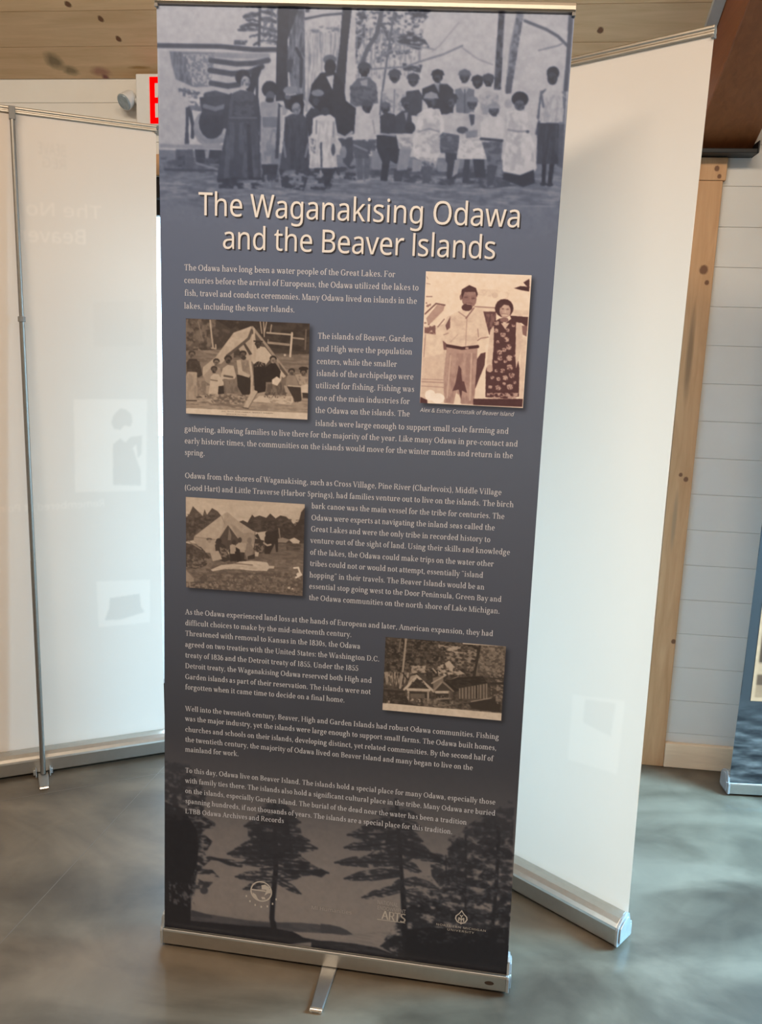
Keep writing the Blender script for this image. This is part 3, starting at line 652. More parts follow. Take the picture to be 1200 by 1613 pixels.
def serif_glyph(ch):
    if ch not in _serif:
        adv, code = SERIF[ch]; p = Pen()
        for op in code.split(';'):
            t = op.split(); a = [float(x) if x.lstrip('-').replace('.', '', 1).isdigit() else x for x in t[1:]]
            if t[0] == 'snake': sx, sy = (a + [1, 1])[:2] if a else (1, 1); p.snake([(x * sx, y * sy, w) for x, y, w in S_PTS])
            elif t[0] == 'stem' and len(a) > 4 and a[4] == 'n': p.stem(a[0], a[1], a[2], a[3], '', a[5] if len(a) > 5 else '')
            else: getattr(p, t[0])(*a)
        _serif[ch] = (adv, p.q)
    return _serif[ch]
def serif(text):
    q, x = [], 0
    for ch in text:
        if ch == ' ': x += 42; continue
        adv, g = serif_glyph(ch)
        q += [[(x + px, py) for px, py in poly] for poly in g]
        x += adv + 3
    return q, x - 3

def flat_mesh(name, polys, P, mat, parent, lift):
    # polys: lists of (s, z) corners lying on the sheet
    v, f = [], []
    for q in polys:
        i = len(v); v += q; f.append(tuple(range(i, i + len(q))))
    a = np.array(v)
    co = P(a[:, 0], a[:, 1], lift)
    me = bpy.data.meshes.new(name); me.from_pydata([tuple(c) for c in co], [], f); me.materials.append(mat)
    o = bpy.data.objects.new(name, me); COL.objects.link(o); o.parent = parent
    return o
def filled_mesh(name, outs, P, mat, parent, lift):
    v, f = fill_outlines(outs)
    a = np.array(v); co = P(a[:, 0], a[:, 1], lift)
    me = bpy.data.meshes.new(name); me.from_pydata([tuple(c) for c in co], [], f); me.materials.append(mat)
    o = bpy.data.objects.new(name, me); COL.objects.link(o); o.parent = parent
    return o
def set_line(polys, width, a, b, xh):
    # place a line of type between sheet points a and b (left and right end of the baseline)
    k = (b[0] - a[0]) / width; sl = (b[1] - a[1]) / (b[0] - a[0])
    return [[(a[0] + x * k, a[1] + x * k * sl + y * xh) for x, y in q] for q in polys]

# ------------------------------------------------------------------ banner stands
HALF, ZT, ZB = .425, 2.158, .046
def make_sheet_map(lean, shift, twist, tilt, waist=.007):
    def P(s, z, lift=0.0):
        s, z = np.asarray(s, float), np.asarray(z, float)
        t = z / 2.1
        n = lift + lean * t - s * np.sin(twist * t)
        return np.stack([shift * t + s * np.cos(twist * t), -n, z + s * np.sin(tilt * t)], -1)
    return P
BASE_PROFILE = [(.012, .010), (.012, .044), (.010, .049), (.004, .049), (.003, .040), (-.004, .040), (-.005, .076), (-.014, .082), (-.026, .081), (-.040, .076), (-.052, .0675), (-.060, .060), (-.062, .054), (-.062, .012), (-.058, .008), (.008, .008)]
def stand(label, group, loc, rz, lean=0, shift=0, twist=0, tilt=0, pole_x=0):
    root = tag(empty('banner_stand', loc, rz), label, 'banner', group)
    P = make_sheet_map(lean, shift, twist, tilt)
    w = .430
    b = MB(); b.loops([[(x, -n, z) for n, z in BASE_PROFILE] for x in (-w + .006, w - .006)])
    b.build('base', M['aluminium'], root, bevel=.0012)
    for sx in (-1, 1):
        b = MB(); cx, cz = -.025, .043
        prof = [(cx + (n - cx) * 1.04, max(.005, cz + (z - cz) * 1.05)) for n, z in BASE_PROFILE if not (n in (.003, -.004))]
        x0, x1 = sx * (w - .006), sx * (w + .001)
        b.loops([[(x, -n, z) for n, z in prof] for x in sorted((x0, x1))])
        inner = [(cx + (n - cx) * .8, cz + (z - cz) * .78) for n, z in prof]
        b.loops([[(x, -n, z) for n, z in inner] for x in sorted((x1, x1 + sx * .004))])
        b.build('end_cap', M['clear_plastic'], root, bevel=.0015)
    # swivel foot under the middle
    b = MB(); L = .165
    pts = [(-.019, -.02), (-.019, .02), (-.0145, L - .012), (-.0115, L - .002), (.0115, L - .002), (.0145, L - .012), (.019, .02), (.019, -.02), (.0145, -L + .012), (.0115, -L + .002), (-.0115, -L + .002), (-.0145, -L + .012)]
    b.loops([[(x, y - .0 + .012, z) for x, y in pts] for z in (.0005, .0075)])
    ft = b.build('foot', M['foot_metal'], root, bevel=.0025)
    for sy in (-1, 1):
        b = MB(); y = .012 + sy * (L - .0075)
        b.loops([[(x, y - sy * .006, .0005), (x, y + sy * .0055, .0005), (x, y + sy * .0055, .006), (x, y + sy * .002, .0105), (x, y - sy * .006, .0085)] for x in (-.0150, .0150)])
        b.build('foot_tip', M['bright_aluminium'], ft, bevel=.002)
    for sx in (-1, 1):
        b = MB(); b.box((min(sx * .0205, sx * .0245), .062, .001), (max(sx * .0205, sx * .0245), .084, .030)); b.box((min(sx * .0245, sx * .031), .062, .004), (max(sx * .0245, sx * .031), .072, .022))
        b.build('foot_bracket', M['clear_plastic'], ft, bevel=.0015)
    # jointed pole at the back
    top = P(pole_x, ZT, -.018)
    bot = np.array([0, .074, .010])
    at = lambda t: tuple(bot + (top - bot) * t)
    pole = MB(); pole.tube(at(0), at(.35), .0088); pole.tube(at(.35), at(.713), .0082); pole.tube(at(.713), at(.992), .0074)
    po = pole.build('pole', M['dull_metal'], root, smooth=True)
    for t in (.713,):
        b = MB(); b.tube(at(t - .004), at(t + .004), .0115, .0115, 16); b.build('joint_collar', M['grey_plastic'], po, bevel=.002)
    b = MB(); tx, ty, tz = top
    b.box((tx - .0095, ty - .010, tz - .022), (tx + .0095, ty + .009, tz + .016)); b.build('pole_clip', M['grey_plastic'], po, bevel=.002)
    # top rail: round nose in front, two ridges behind
    prof = [(.001, 0), (.006, .001), (.0085, .005), (.0085, .012), (.006, .0185), (.001, .0205), (-.004, .0205), (-.0065, .0185), (-.0065, .014), (-.0045, .012), (-.0045, .0085), (-.0065, .0065), (-.0065, .002), (-.004, 0)]
    b = MB(); rings = []
    for s in (-.4265, -.2, 0, .2, .4265):
        rings.append([tuple(P(s, ZT, n) + np.array([0, 0, z - .001])) for n, z in prof])
    b.loops(rings); b.build('top_rail', M['rail_metal'], root, bevel=.0008)
    for s in (-.4235, .4235):
        b = MB(); q = P(s, ZT, 0); b.box(tuple(q + np.array([-.004, -.0065, -.006])), tuple(q + np.array([.003, .006, .0]))); b.build('rail_plug', M['grey_plastic'], root)
    return root, P

def sheet_width(z): return HALF - .0065 * np.sin(np.clip((z - .05) / 2.1, 0, 1) * np.pi)
def sheet_points(P):
    return lambda s, z, lift=0.0: P(s * (sheet_width(z) / HALF if False else 1), z, lift)
def clip_map(P):
    # the sheet draws in a little at its waist
    def Q(s, z): return P(np.clip(s, -sheet_width(z), sheet_width(z)), z)
    return Q
def back_strip(P, n=24, off=-.0008):
    z = np.linspace(ZB, ZT, n); out = []
    for q in z: out += [P(-sheet_width(q), q, off), P(sheet_width(q), q, off)]
    return np.array(out)

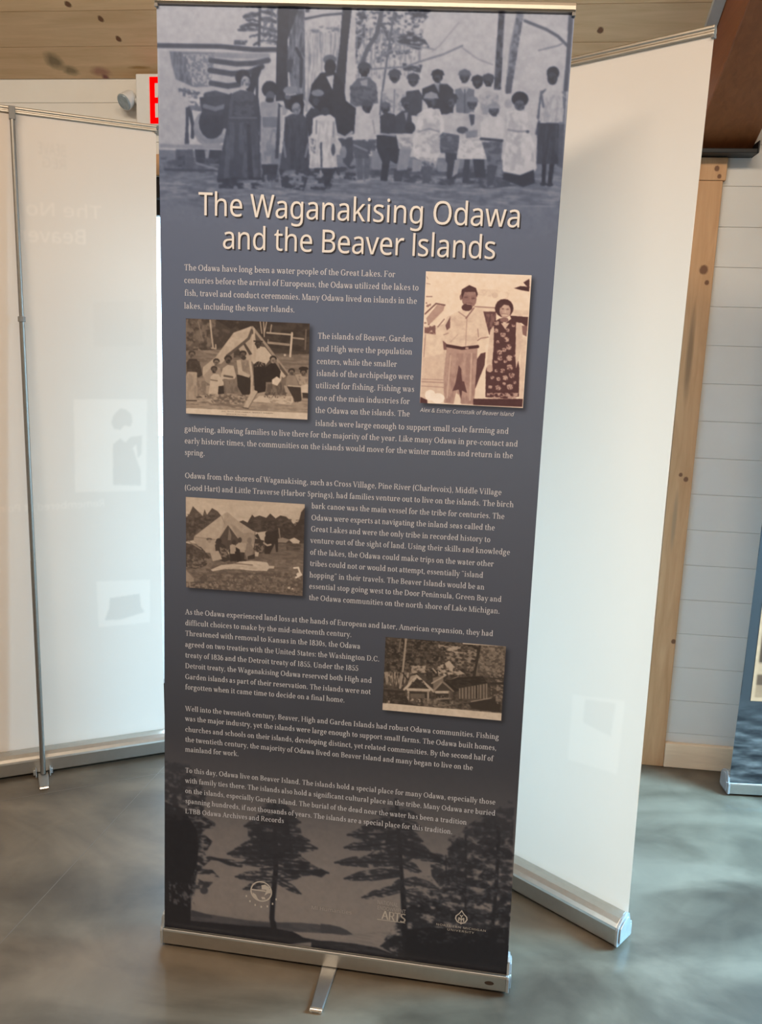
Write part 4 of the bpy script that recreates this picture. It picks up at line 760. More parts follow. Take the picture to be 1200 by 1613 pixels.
ART_TOP = 'P112,-873,3754,929,3754,961,3328,-878,3262;N98,50,55,11,-874,3704,931,3733,942,3579,-876,3522;N128,58,71,9,-874,3660,933,3698,942,3579,-876,3522;P150,-839,4140,-709,4129,-717,3779,-842,3776;N152,55,9,30,-231,4276,-91,4279,-80,3923,-230,3919;N120,62,4,67,-230,4222,-90,4225,-80,3923,-223,3919;N105,50,16,7,-223,4242,-91,4252,-90,4225,-223,4221;L76,11,-419,4339,-421,4170;L78,5,-421,4326,-386,4333,-351,4334;N72,40,19,7,-421,4331,-386,4340,-351,4338,-351,4328,-386,4324,-421,4321;L78,5,-421,4313,-449,4318,-477,4318;N72,40,19,7,-421,4317,-449,4324,-477,4322,-477,4312,-449,4310,-420,4308;L78,6,-420,4299,-389,4296,-358,4287;N72,40,19,7,-420,4305,-389,4304,-358,4292,-358,4280,-389,4286,-420,4293;L78,7,-420,4286,-454,4283,-488,4276;N72,40,19,7,-420,4293,-454,4294,-488,4282,-488,4267,-454,4272,-420,4278;L78,7,-420,4269,-385,4267,-350,4260;N72,40,19,7,-420,4275,-385,4276,-350,4265,-350,4252,-385,4256,-420,4262;L78,5,-420,4259,-448,4264,-477,4264;N72,40,19,7,-420,4263,-448,4270,-477,4268,-476,4258,-448,4256,-420,4254;L78,8,-420,4245,-459,4243,-499,4237;N72,40,19,7,-420,4253,-459,4255,-499,4243,-499,4227,-459,4231,-419,4237;L78,6,-419,4238,-384,4233,-349,4223;N72,40,19,7,-420,4244,-384,4241,-349,4228,-349,4215,-384,4223,-419,4232;L78,5,-419,4228,-465,4230,-510,4226;N72,40,19,7,-419,4233,-465,4236,-510,4230,-510,4220,-464,4221,-419,4223;L78,7,-419,4214,-384,4211,-349,4202;N72,40,19,7,-419,4222,-384,4222,-349,4208,-348,4193,-384,4199,-419,4207;L78,4,-419,4208,-440,4206,-461,4200;N72,40,19,7,-419,4212,-440,4211,-461,4203,-461,4195,-440,4199,-419,4204;L78,4,-419,4185,-383,4187,-348,4184;N72,40,19,7,-419,4189,-384,4192,-348,4187,-348,4179,-383,4180,-419,4181;L78,4,-419,4180,-432,4178,-445,4170;N72,40,19,7,-419,4184,-432,4182,-445,4173,-445,4165,-432,4170,-418,4176;N78,40,23,11,-524,4187,-468,4186,-475,4168,-527,4169;N92,54,13,10,-403,4333,-351,4334,-348,4172,-408,4177;N110,52,10,9,-351,4327,-299,4328,-305,4261,-350,4260;P150,-801,4138,-370,4144,-384,4082,-414,4053,-443,4011,-534,3981,-618,3965,-679,3978,-755,3997,-778,4059;P112,-797,4138,-603,4139,-624,4007,-694,4002,-771,4031,-789,4093;N150,54,8,8,-740,4129,-607,4132,-625,4010,-698,4009;N92,55,6,30,-797,4138,-732,4136,-694,4005,-763,4032;L128,20,-599,4128,-385,4128;L74,20,-624,4107,-512,4096,-444,4100,-381,4113;L72,21,-626,4069,-535,4058,-459,4065,-407,4088;L74,21,-621,4020,-549,4010,-504,4017;L76,23,-641,3972,-602,3980,-549,3967;L96,9,-755,3993,-702,3977,-671,3981;N90,50,11,8,-763,4004,-671,3985,-679,3957,-756,3969;P56,-444,4080,-403,4092,-421,4046,-443,3983,-473,3997;L72,18,-846,4159,-581,4161,-445,4152,-348,4154;P74,-729,3921,-713,3928,-717,3836,-714,3780,-734,3779,-729,3850;L70,15,-713,3921,-698,3851,-700,3808;N95,40,14,14,-717,3949,-640,3944,-656,3908,-710,3914;P128,-546,3848,-551,3818,-567,3793,-592,3776,-621,3769,-650,3774,-674,3790,-691,3815,-696,3844,-691,3873,-674,3898,-650,3915,-621,3922,-593,3917,-568,3901,-552,3877;P62,-562,3868,-566,3844,-578,3822,-596,3808,-617,3802,-638,3806,-656,3820,-668,3841,-673,3866,-668,3891,-656,3912,-639,3926,-617,3932,-596,3927,-578,3914,-566,3893;P70,-670,3964,-549,3974,-533,3897,-656,3894;L108,17,-648,3930,-602,3920,-564,3932;L120,19,-679,3823,-640,3792,-571,3798;P128,-842,3776,-563,3780,-567,3762,-842,3760;P64,-690,3759,-574,3760,-582,3705,-683,3705;P124,-648,3758,-626,3759,-631,3725,-644,3724;P88,-772,3757,-698,3759,-693,3691,-776,3686;P70,-764,3728,-733,3733,-733,3690,-764,3689;N84,48,23,9,-838,3726,-586,3726,-585,3665,-827,3669;L74,10,-819,3676,-686,3676,-589,3679;L120,8,-683,3705,-593,3683;P100,-270,4322,-236,4316,-224,3961,-285,4001,-303,4139;N122,52,7,37,-283,4261,-235,4276,-227,3961,-285,4015;N75,60,7,37,-299,4302,-236,4303,-228,4003,-294,4070;P58,-294,4342,-248,4343,-286,4241,-307,4179,-321,4233;P52,-345,4341,-294,4342,-303,4207,-298,4015,-314,3959,-347,3958,-347,4172;L60,12,-266,4160,-242,4119,-244,4016;N66,40,10,15,-306,4118,-276,4119,-282,4070,-305,4070;P52,-79,4340,-41,4340,-55,4171,-63,3965,-111,3964,-88,4171;L72,8,-231,4273,-158,4288,-77,4296;L80,7,-225,4303,-196,4331,-182,4344;N64,52,12,9,-233,4343,-167,4345,-173,4304,-232,4296;N74,55,14,10,-27,4326,281,4325,267,4290,230,4253,242,4168,174,4144,74,4113,-20,4111;N66,54,22,11,-27,4319,19,4320,22,4242,-21,4133;N120,56,5,20,-24,4241,254,4247,247,4067,-17,4046;L86,17,81,4321,62,4221,25,4163,4,4104;L94,8,131,4322,112,4165,94,4005,88,3916;N60,42,26,9,139,4230,239,4232,280,4176,227,4167,148,4194;N62,42,22,9,171,4115,253,4110,246,4081,176,4087;N62,45,17,11,197,4320,281,4322,252,4282,206,4288;L110,7,44,4089,183,4101,260,4128,336,4152,411,4186;L118,5,96,4143,156,4187,304,4169;L130,5,411,4178,475,4137,537,4117;L136,5,289,4161,319,4184,391,4271;P84,549,4324,572,4321,573,4175,574,4023,546,4023,547,4174;N48,50,12,15,549,4317,570,4317,575,4024,549,4023;P118,620,4318,648,4310,634,4183,618,4017,591,4017,600,4183;N82,50,15,12,621,4311,647,4305,616,4017,593,4017;P80,597,4075,620,4075,617,4010,594,4009;L84,11,654,4284,741,4254,788,4230,830,4194;L110,5,716,4175,790,4194,812,4205;P80,825,4312,845,4315,845,4152,842,4023,825,4022,827,4188;P110,810,4022,837,4023,847,3730,823,3736;P84,812,3898,840,3899,843,3729,819,3736;L84,21,59,3688,233,3697,438,3692,611,3674;N70,48,32,14,58,3707,608,3715,751,3667,551,3639,235,3652,60,3669;P92,-36,4023,-10,4053,37,4058,68,4033,78,3960,-14,3943,-38,3957;P132,0,4042,31,4051,31,4010,17,4003;P45,39,4087,38,4078,33,4071,26,4066,17,4064,8,4065,1,4070,-5,4077,-7,4086,-5,4095,-1,4102,7,4107,15,4109,24,4108,32,4103,37,4096;P62,32,4077,30,4067,22,4060,13,4060,4,4066,1,4077,4,4087,11,4094,21,4094,29,4088;N30,50,13,9,1,4083,31,4083,30,4060,5,4059;P70,-14,4090,-7,4108,15,4117,38,4109,46,4092;N74,52,16,11,-40,4023,73,4026,76,3953,-38,3950;P150,94,4005,125,4020,172,4017,194,4000,192,3919,96,3917;L105,5,144,4013,144,3925;P60,164,4064,163,4056,159,4049,152,4044,143,4042,135,4043,127,4048,122,4055,120,4063,121,4072,126,4079,133,4084,141,4086,150,4084,157,4080,162,4073;P75,158,4055,155,4045,148,4038,139,4038,131,4044,128,4054,130,4065,137,4071,147,4072,154,4065;N40,50,12,8,128,4060,157,4061,155,4038,131,4038;P72,113,4068,120,4085,141,4093,163,4086,171,4069;N125,55,11,11,94,3997,192,4000,192,3919,97,3917;P64,192,4007,242,4015,258,3994,258,3913,190,3919;P62,240,4051,239,4043,234,4036,227,4031,219,4030,211,4031,204,4035,199,4042,197,4050,198,4059,202,4066,209,4070,217,4072,226,4071,233,4066,238,4060;P78,233,4043,231,4032,224,4026,215,4026,207,4032,204,4042,207,4052,214,4058,222,4058,230,4052;N43,50,12,8,204,4047,232,4048,231,4026,208,4026;P66,190,4055,196,4071,217,4079,238,4072,246,4056;P50,257,4019,303,4039,357,4040,383,4019,388,3924,332,3923,259,3979;P118,304,4039,326,4039,326,4003;P40,338,4068,337,4060,333,4053,326,4048,318,4046,310,4048,302,4052,297,4059,295,4067,297,4075,301,4082,308,4087,316,4089,324,4088,331,4083,336,4076;P72,332,4059,329,4049,323,4043,314,4043,306,4049,303,4059,305,4069,312,4075,321,4075,328,4069;N37,50,12,8,303,4064,331,4065,330,4043,306,4042;P42,289,4071,295,4088,315,4096,337,4089,344,4073;P104,389,4019,427,4031,468,4021,473,3926,400,3932;P140,410,4030,447,4031,430,3998;P58,448,4071,446,4063,442,4056,436,4051,427,4049,419,4051,412,4055,407,4062,405,4070,406,4078,410,4085,417,4090,425,4092,433,4090,440,4086,445,4079;P72,441,4062,439,4052,432,4046,423,4045,416,4051,412,4061,415,4071,421,4078,430,4078,438,4072;N37,50,12,8,413,4067,440,4067,439,4046,416,4045;P92,398,4074,404,4090,425,4099,446,4091,454,4075;L80,5,429,4020,434,3932;P44,501,4050,500,4042,496,4035,489,4030,481,4029,473,4030,466,4034,461,4041,459,4049,460,4058,464,4065,471,4069,479,4071,487,4070,494,4065,499,4059;P66,495,4042,492,4032,486,4025,477,4025,469,4031,466,4041,468,4051,475,4057,484,4057,491,4051;N31,50,12,8,466,4046,494,4047,493,4025,470,4025;P46,452,4054,458,4070,478,4078,499,4071,507,4055;P150,487,4000,520,4019,563,4009,577,3929,499,3927;P52,543,4059,542,4051,538,4044,531,4039,524,4037,516,4039,509,4043,504,4050,502,4058,503,4065,507,4072,513,4077,521,4079,529,4077,536,4073,541,4066;P72,537,4050,535,4040,528,4034,520,4034,512,4040,509,4049,511,4059,518,4065,526,4065,533,4060;N37,50,11,8,509,4055,536,4055,535,4034,513,4034;P66,495,4062,501,4077,521,4085,541,4078,549,4063;N128,55,11,11,490,4000,567,4002,572,3929,502,3927;P64,149,3910,179,3933,215,3927,226,3846,157,3844;P60,214,3963,213,3955,209,3949,203,3944,195,3942,187,3944,181,3948,176,3954,174,3962,175,3970,179,3976,186,3981,193,3983,201,3981,208,3977,213,3971;P82,208,3955,206,3945,200,3939,191,3939,184,3945,181,3954,183,3963,190,3969,198,3970,205,3964;N47,50,11,8,181,3959,208,3960,206,3939,184,3939;P66,168,3966,174,3981,193,3989,213,3982,220,3967;P128,187,3926,203,3927,197,3890;P52,235,3868,234,3860,230,3853,223,3848,215,3846,206,3847,199,3852,194,3859,192,3867,193,3876,197,3883,204,3888,213,3890,221,3889,228,3884,233,3877;P58,88,3909,113,3924,149,3918,157,3844,93,3842;P60,128,3942,127,3935,123,3929,117,3925,110,3923,103,3924,96,3928,92,3934,90,3941,91,3949,95,3955,101,3959,108,3961,115,3959,122,3955,126,3949;P78,122,3934,120,3926,114,3920,106,3920,99,3925,97,3934,99,3943,105,3948,113,3948,119,3943;N43,50,10,7,97,3939,121,3939,120,3920,100,3920;P88,84,3945,90,3959,108,3967,127,3960,133,3946;P156,340,3915,378,3931,429,3925,433,3851,343,3856;P52,399,3979,397,3971,393,3963,387,3959,378,3957,370,3958,363,3963,358,3970,356,3978,357,3986,361,3993,368,3998,376,4000,384,3998,392,3994,397,3987;P82,392,3970,390,3960,383,3953,374,3953,367,3959,363,3969,366,3979,372,3986,381,3986,389,3980;N47,50,12,8,363,3975,391,3975,390,3953,367,3953;P54,349,3982,355,3999,376,4007,397,4000,405,3983;P100,332,3856,418,3844,414,3769,340,3775;N78,50,17,11,332,3856,418,3844,414,3769,340,3775;P62,363,3775,410,3773,412,3672,376,3671;P150,429,3921,463,3937,512,3920,514,3839,427,3844;P72,452,3926,475,3926,475,3889,463,3882;P62,483,3970,482,3962,478,3955,472,3950,464,3949,456,3950,449,3954,444,3961,442,3969,443,3977,447,3984,454,3988,462,3990,470,3989,477,3984,481,3978;P78,477,3961,475,3951,469,3945,460,3945,453,3951,449,3960,452,3970,458,3976,467,3977,474,3971;N43,50,11,8,450,3966,476,3966,475,3945,453,3945;P112,436,3973,442,3989,461,3997,482,3990,489,3974;P172,419,3825,461,3841,517,3839,528,3780,517,3754,410,3753;N150,52,17,14,419,3825,517,3839,530,3758,410,3753;P74,452,3865,450,3860,445,3856,438,3853,429,3851,420,3852,413,3855,407,3859,405,3864,407,3869,412,3874,419,3877,428,3878,437,3877,444,3874,450,3870;P120,440,3859,490,3868,492,3838,446,3833;P66,443,3752,466,3752,463,3659,440,3658;P130,404,3750,425,3751,418,3695,396,3679;P60,478,3753,524,3752,532,3683,490,3682;P166,500,3897,534,3920,580,3922,601,3900,595,3830,506,3833;P70,573,3947,572,3938,567,3931,561,3926,553,3925,545,3926,537,3930,532,3937,530,3946,531,3954,536,3961,542,3966,550,3968,558,3966,566,3962,571,3955;P84,566,3938,564,3928,557,3921,549,3921,541,3927,538,3937,540,3947,547,3953,555,3954,563,3948;N49,50,12,8,538,3942,565,3943,565,3921,541,3921;P128,523,3950,529,3966,550,3975,571,3967,579,3951;L62,10,506,3833,593,3828;P104,510,3822,595,3823,593,3737,545,3727;N80,50,16,11,510,3822,595,3823,593,3737,545,3727;P74,537,3730,580,3731,565,3654,542,3646;P170,240,3920,269,3941,331,3945,351,3894,353,3857,330,3834,344,3775,326,3737,255,3746,234,3757,227,3824,240,3854;N148,55,19,14,240,3920,331,3945,344,3775,238,3757;P60,320,3977,319,3968,314,3959,306,3954,296,3952,287,3953,278,3959,272,3967,270,3976,271,3986,276,3994,284,4000,294,4002,303,4000,312,3995,318,3987;P78,312,3967,310,3955,302,3948,291,3947,282,3954,279,3966,281,3978,289,3985,300,3986,309,3979;N43,50,14,10,279,3973,312,3973,310,3948,283,3947;P128,262,3981,269,4000,293,4010,318,4002,327,3983;L120,5,249,3854,292,3866,335,3856;P82,267,3735,318,3733,302,3654,276,3653;N140,48,11,13,246,3757,341,3752,327,3715,256,3720;P120,334,3737,373,3738,375,3701,336,3700;P156,-13,3906,26,3924,70,3916,89,3872,81,3827,46,3811,37,3841,-9,3814,-36,3847,-28,3891;P46,54,3944,52,3937,48,3930,42,3925,34,3924,26,3925,20,3929,15,3936,13,3943,14,3951,19,3958,25,3962,33,3964,40,3963,47,3958,52,3952;P58,47,3936,45,3926,39,3920,30,3920,23,3926,20,3935,22,3945,29,3951,37,3951,44,3945;N30,50,11,8,20,3940,47,3941,45,3920,23,3920;P72,7,3947,13,3963,32,3971,53,3964,60,3949;L125,5,59,3893,69,3842;N72,40,16,11,-29,3813,86,3820,72,3767,41,3737,-23,3765;P80,-25,3810,-1,3814,70,3808,41,3744,-11,3743;P90,-7,3743,21,3744,27,3661,4,3653;P90,29,3744,57,3745,49,3658,32,3657;P136,32,3654,30,3650,22,3647,12,3647,4,3649,0,3653,3,3656,11,3659,21,3659,29,3657;P130,59,3658,56,3654,50,3652,42,3652,36,3654,33,3657,35,3661,42,3663,50,3664,56,3662;L120,7,-17,3795,40,3774;P118,60,3775,103,3776,106,3701,63,3700;P50,77,3835,156,3840,179,3770,165,3725,136,3739,128,3656,100,3659,105,3731,79,3783;L128,8,93,3842,152,3835;P160,160,3829,195,3845,227,3831,229,3787,170,3785;N130,48,13,11,160,3829,227,3831,229,3787,170,3785;P124,174,3785,225,3787,209,3704,166,3699;P70,154,3702,194,3696,188,3658,156,3657;P128,231,3749,271,3736,265,3698,229,3697;P170,604,3937,640,3949,686,3939,700,3866,722,3815,739,3726,722,3692,664,3698,603,3708,599,3745,613,3842;N150,52,20,31,604,3937,686,3939,735,3726,609,3708;P38,688,3990,686,3979,679,3969,669,3963,656,3960,643,3962,631,3968,624,3977,620,3988,622,3999,629,4009,639,4016,652,4018,665,4016,676,4010,684,4001;P92,675,3966,674,3958,669,3952,663,3947,655,3945,647,3947,640,3951,635,3958,633,3965,634,3973,638,3980,645,3984,653,3986,661,3985,668,3981,672,3974;N60,50,7,6,637,3974,672,3975,673,3950,638,3949;L120,7,614,3871,653,3865,695,3867;P78,700,3866,699,3862,696,3860,691,3860,687,3862,685,3866,686,3869,690,3871,695,3871,699,3869;P52,609,3704,672,3695,728,3719,735,3667,690,3650,603,3678;P140,626,3970,624,3959,616,3952,605,3952,596,3958,592,3969,595,3981,603,3988,613,3988,622,3981;P92,733,4020,756,4032,750,3962,739,3904,726,3918;P158,739,4006,764,4034,805,4036,833,4001,830,3906,736,3904;N140,55,9,23,743,4006,826,4008,826,3906,742,3904;L96,8,736,4020,750,3962;L90,11,736,3904,729,3859;P44,804,4093,802,4083,798,4075,790,4070,780,4068,771,4069,762,4074,756,4082,754,4091,755,4101,760,4109,768,4114,777,4116,787,4115,795,4110,801,4102;P62,798,4071,797,4061,793,4053,787,4048,780,4046,772,4048,765,4053,760,4061,758,4070,759,4079,763,4087,769,4093,776,4095,784,4093,791,4088,796,4080;N40,50,8,7,760,4082,795,4083,793,4051,766,4050;P56,731,3900,816,3902,824,3744,737,3741;N72,52,6,54,732,3889,816,3898,824,3744,737,3741;P44,760,3742,777,3742,778,3668,763,3668;P44,790,3743,809,3743,804,3665,788,3665;P50,784,3664,782,3660,775,3657,767,3657,760,3659,757,3664,759,3668,766,3671,774,3671,781,3669;P50,810,3663,808,3658,801,3656,792,3655,785,3658,782,3662,785,3667,791,3669,800,3670,807,3667;P100,823,4008,839,3994,838,3957,829,3957;P44,-210,3961,-199,4024,-163,4070,-107,4076,-69,4034,-55,3965,-13,3938,-17,3840,-62,3818,-101,3866,-185,3934;P154,-140,4056,-107,4064,-112,4005;P92,-99,4123,-101,4116,-107,4110,-116,4106,-127,4104,-137,4105,-147,4109,-153,4115,-155,4121,-153,4128,-147,4134,-138,4138,-128,4140,-117,4139,-108,4135,-101,4129;P42,-100,4094,-102,4082,-107,4072,-114,4066,-123,4063,-132,4065,-140,4071,-146,4081,-148,4093,-146,4104,-142,4114,-134,4121,-125,4123,-116,4121,-108,4115,-102,4105;P66,-560,3967,-534,3985,-522,3926,-540,3841,-563,3830,-570,3889;P80,-534,3981,-496,3997,-443,3990,-421,3956,-419,3879,-548,3876,-545,3925;N66,50,23,12,-526,3954,-435,3956,-434,3893,-533,3890;P68,-443,3983,-420,3967,-405,3858,-410,3795,-429,3830;P140,-551,3833,-553,3826,-558,3821,-565,3821,-570,3825,-572,3833,-570,3840,-565,3845,-559,3845,-553,3841;P138,-414,3826,-415,3819,-419,3814,-424,3814,-428,3819,-429,3826,-428,3834,-424,3838,-419,3838,-416,3834;P72,-545,3890,-426,3892,-411,3788,-404,3645,-595,3639,-580,3726;N86,54,20,92,-548,3869,-426,3872,-407,3652,-585,3647;P60,-468,3864,-453,3864,-438,3651,-461,3651;N56,46,31,12,-595,3650,-392,3656,-407,3609,-585,3607;P52,-456,4047,-458,4036,-465,4026,-475,4020,-487,4017,-499,4019,-510,4025,-517,4034,-519,4045,-517,4057,-510,4066,-500,4073,-488,4075,-476,4073,-465,4067,-458,4058;P146,-456,4026,-458,4017,-462,4008,-468,4003,-476,4001,-483,4002,-490,4008,-494,4016,-496,4025,-494,4035,-490,4043,-484,4049,-476,4051,-469,4049,-462,4044,-458,4036;N88,48,8,8,-493,4038,-459,4039,-458,4014,-492,4014;P110,-503,3610,-505,3603,-510,3598,-517,3598,-522,3602,-524,3609,-522,3616,-517,3620,-510,3620,-505,3616;L62,11,-427,4046,-427,3970;L96,5,-541,3887,-426,3890;P132,-411,3949,-382,3961,-344,3958,-323,3938,-318,3861,-333,3852,-332,3710,-405,3708,-410,3816;P106,-402,3894,-332,3895,-335,3855,-401,3853;N112,52,14,46,-403,3848,-334,3850,-332,3712,-405,3709;P70,-336,3951,-321,3938,-332,3733,-347,3732;L144,11,-324,3931,-322,3846;P48,-340,4003,-343,3991,-350,3980,-360,3973,-373,3971,-386,3973,-397,3979,-404,3990,-407,4002,-404,4014,-397,4024,-387,4032,-374,4034,-361,4032,-351,4026,-343,4015;P88,-351,3975,-353,3967,-357,3960,-363,3956,-370,3954,-378,3955,-384,3960,-389,3966,-390,3974,-389,3982,-385,3989,-379,3994,-371,3996,-364,3994,-357,3990,-353,3983;P54,-355,3961,-358,3955,-367,3951,-378,3951,-387,3954,-391,3960,-388,3965,-379,3969,-367,3969,-358,3966;N64,44,14,23,-404,3708,-328,3710,-330,3640,-400,3638;P58,-401,3708,-332,3710,-339,3668,-396,3667;P108,-370,3628,-373,3620,-380,3615,-388,3615,-395,3620,-398,3627,-395,3635,-388,3640,-380,3640,-373,3636;P108,-341,3629,-343,3621,-348,3616,-355,3616,-360,3621,-362,3628,-361,3636,-355,3641,-349,3641,-343,3636;P130,-320,3945,-291,3931,-305,3903,-319,3903;P46,-318,3973,-232,3989,-231,3905,-306,3931;P118,-255,4000,-257,3994,-264,3989,-274,3985,-286,3983,-298,3984,-308,3987,-315,3993,-318,3999,-315,4005,-309,4011,-299,4015,-286,4016,-274,4015,-264,4012,-257,4007;P92,-284,3973,-286,3968,-293,3964,-302,3964,-308,3967,-311,3973,-309,3979,-302,3982,-294,3982,-287,3979;P72,-307,3896,-279,3909,-237,3910,-213,3891,-206,3793,-198,3694,-327,3687,-312,3804;N58,54,12,68,-305,3889,-214,3891,-202,3694,-322,3690;P40,-228,3946,-230,3933,-237,3922,-247,3914,-260,3911,-273,3913,-284,3920,-291,3931,-294,3944,-292,3957,-285,3968,-274,3975,-262,3978,-249,3976,-238,3969,-231,3958;P122,-241,3931,-242,3922,-246,3914,-252,3909,-260,3907,-267,3909,-274,3914,-278,3921,-280,3930,-279,3939,-275,3947,-268,3952,-261,3954,-253,3953,-247,3948,-243,3940;N84,50,8,8,-277,3942,-243,3943,-245,3912,-275,3911;L110,10,-312,3797,-302,3741;L110,10,-208,3793,-218,3743;N56,44,23,15,-328,3690,-194,3694,-222,3607,-315,3619;P110,-231,3657,-232,3645,-236,3637,-241,3636,-245,3644,-246,3657,-245,3669,-242,3677,-237,3677,-233,3670;P56,-221,3905,-200,3934,-151,3928,-161,3879,-205,3821;P48,-150,3977,-151,3966,-157,3957,-165,3951,-174,3948,-184,3950,-193,3956,-198,3965,-201,3975,-199,3986,-194,3995,-186,4001,-176,4004,-166,4002,-158,3996,-152,3987;P114,-146,3993,-148,3988,-154,3983,-163,3980,-173,3979,-183,3980,-192,3982,-198,3987,-200,3992,-198,3997,-193,4002,-184,4005,-174,4007,-163,4006,-155,4003,-149,3999;P68,-163,3959,-166,3950,-173,3944,-183,3944,-190,3949,-193,3958,-191,3967,-183,3973,-174,3973,-167,3968;P166,-190,3895,-162,3908,-117,3911,-93,3894,-84,3818,-97,3803,-82,3704,-202,3698,-194,3822;N148,55,12,45,-188,3885,-94,3887,-84,3704,-194,3701;N96,52,9,9,-197,3815,-175,3815,-177,3751,-196,3758;P74,-158,3801,-150,3802,-145,3703,-152,3702;L112,6,-175,3885,-175,3836;L110,6,-103,3880,-103,3824;P42,-111,3943,-113,3932,-119,3923,-129,3917,-141,3914,-153,3916,-164,3922,-171,3931,-173,3941,-171,3952,-165,3961,-155,3967,-143,3970,-131,3968,-120,3962,-113,3953;P58,-122,3923,-125,3913,-134,3907,-145,3907,-154,3912,-158,3922,-155,3932,-146,3938,-135,3939,-126,3933;P52,-179,3699,-88,3701,-116,3632,-135,3631,-140,3681,-178,3680;N56,46,27,15,-217,3697,-88,3701,-108,3611,-192,3615;P130,-146,3678,-147,3667,-149,3661,-153,3661,-156,3667,-158,3677,-157,3687,-154,3694,-150,3694,-147,3688;P76,-93,3775,-94,3761,-98,3752,-104,3752,-108,3760,-111,3774,-109,3789,-105,3797,-100,3798,-95,3789;P46,-107,3943,-66,3951,-14,3931,-23,3840,-54,3818,-85,3835;P72,-84,3818,-23,3826,-15,3742,-35,3706,-59,3726,-68,3797;L140,12,-85,3835,-54,3822,-26,3844;P118,-45,3766,-47,3751,-54,3741,-64,3741,-72,3750,-75,3765,-72,3780,-65,3789,-56,3790,-48,3781;N58,46,23,11,-96,3704,-5,3714,-3,3657,-72,3662'
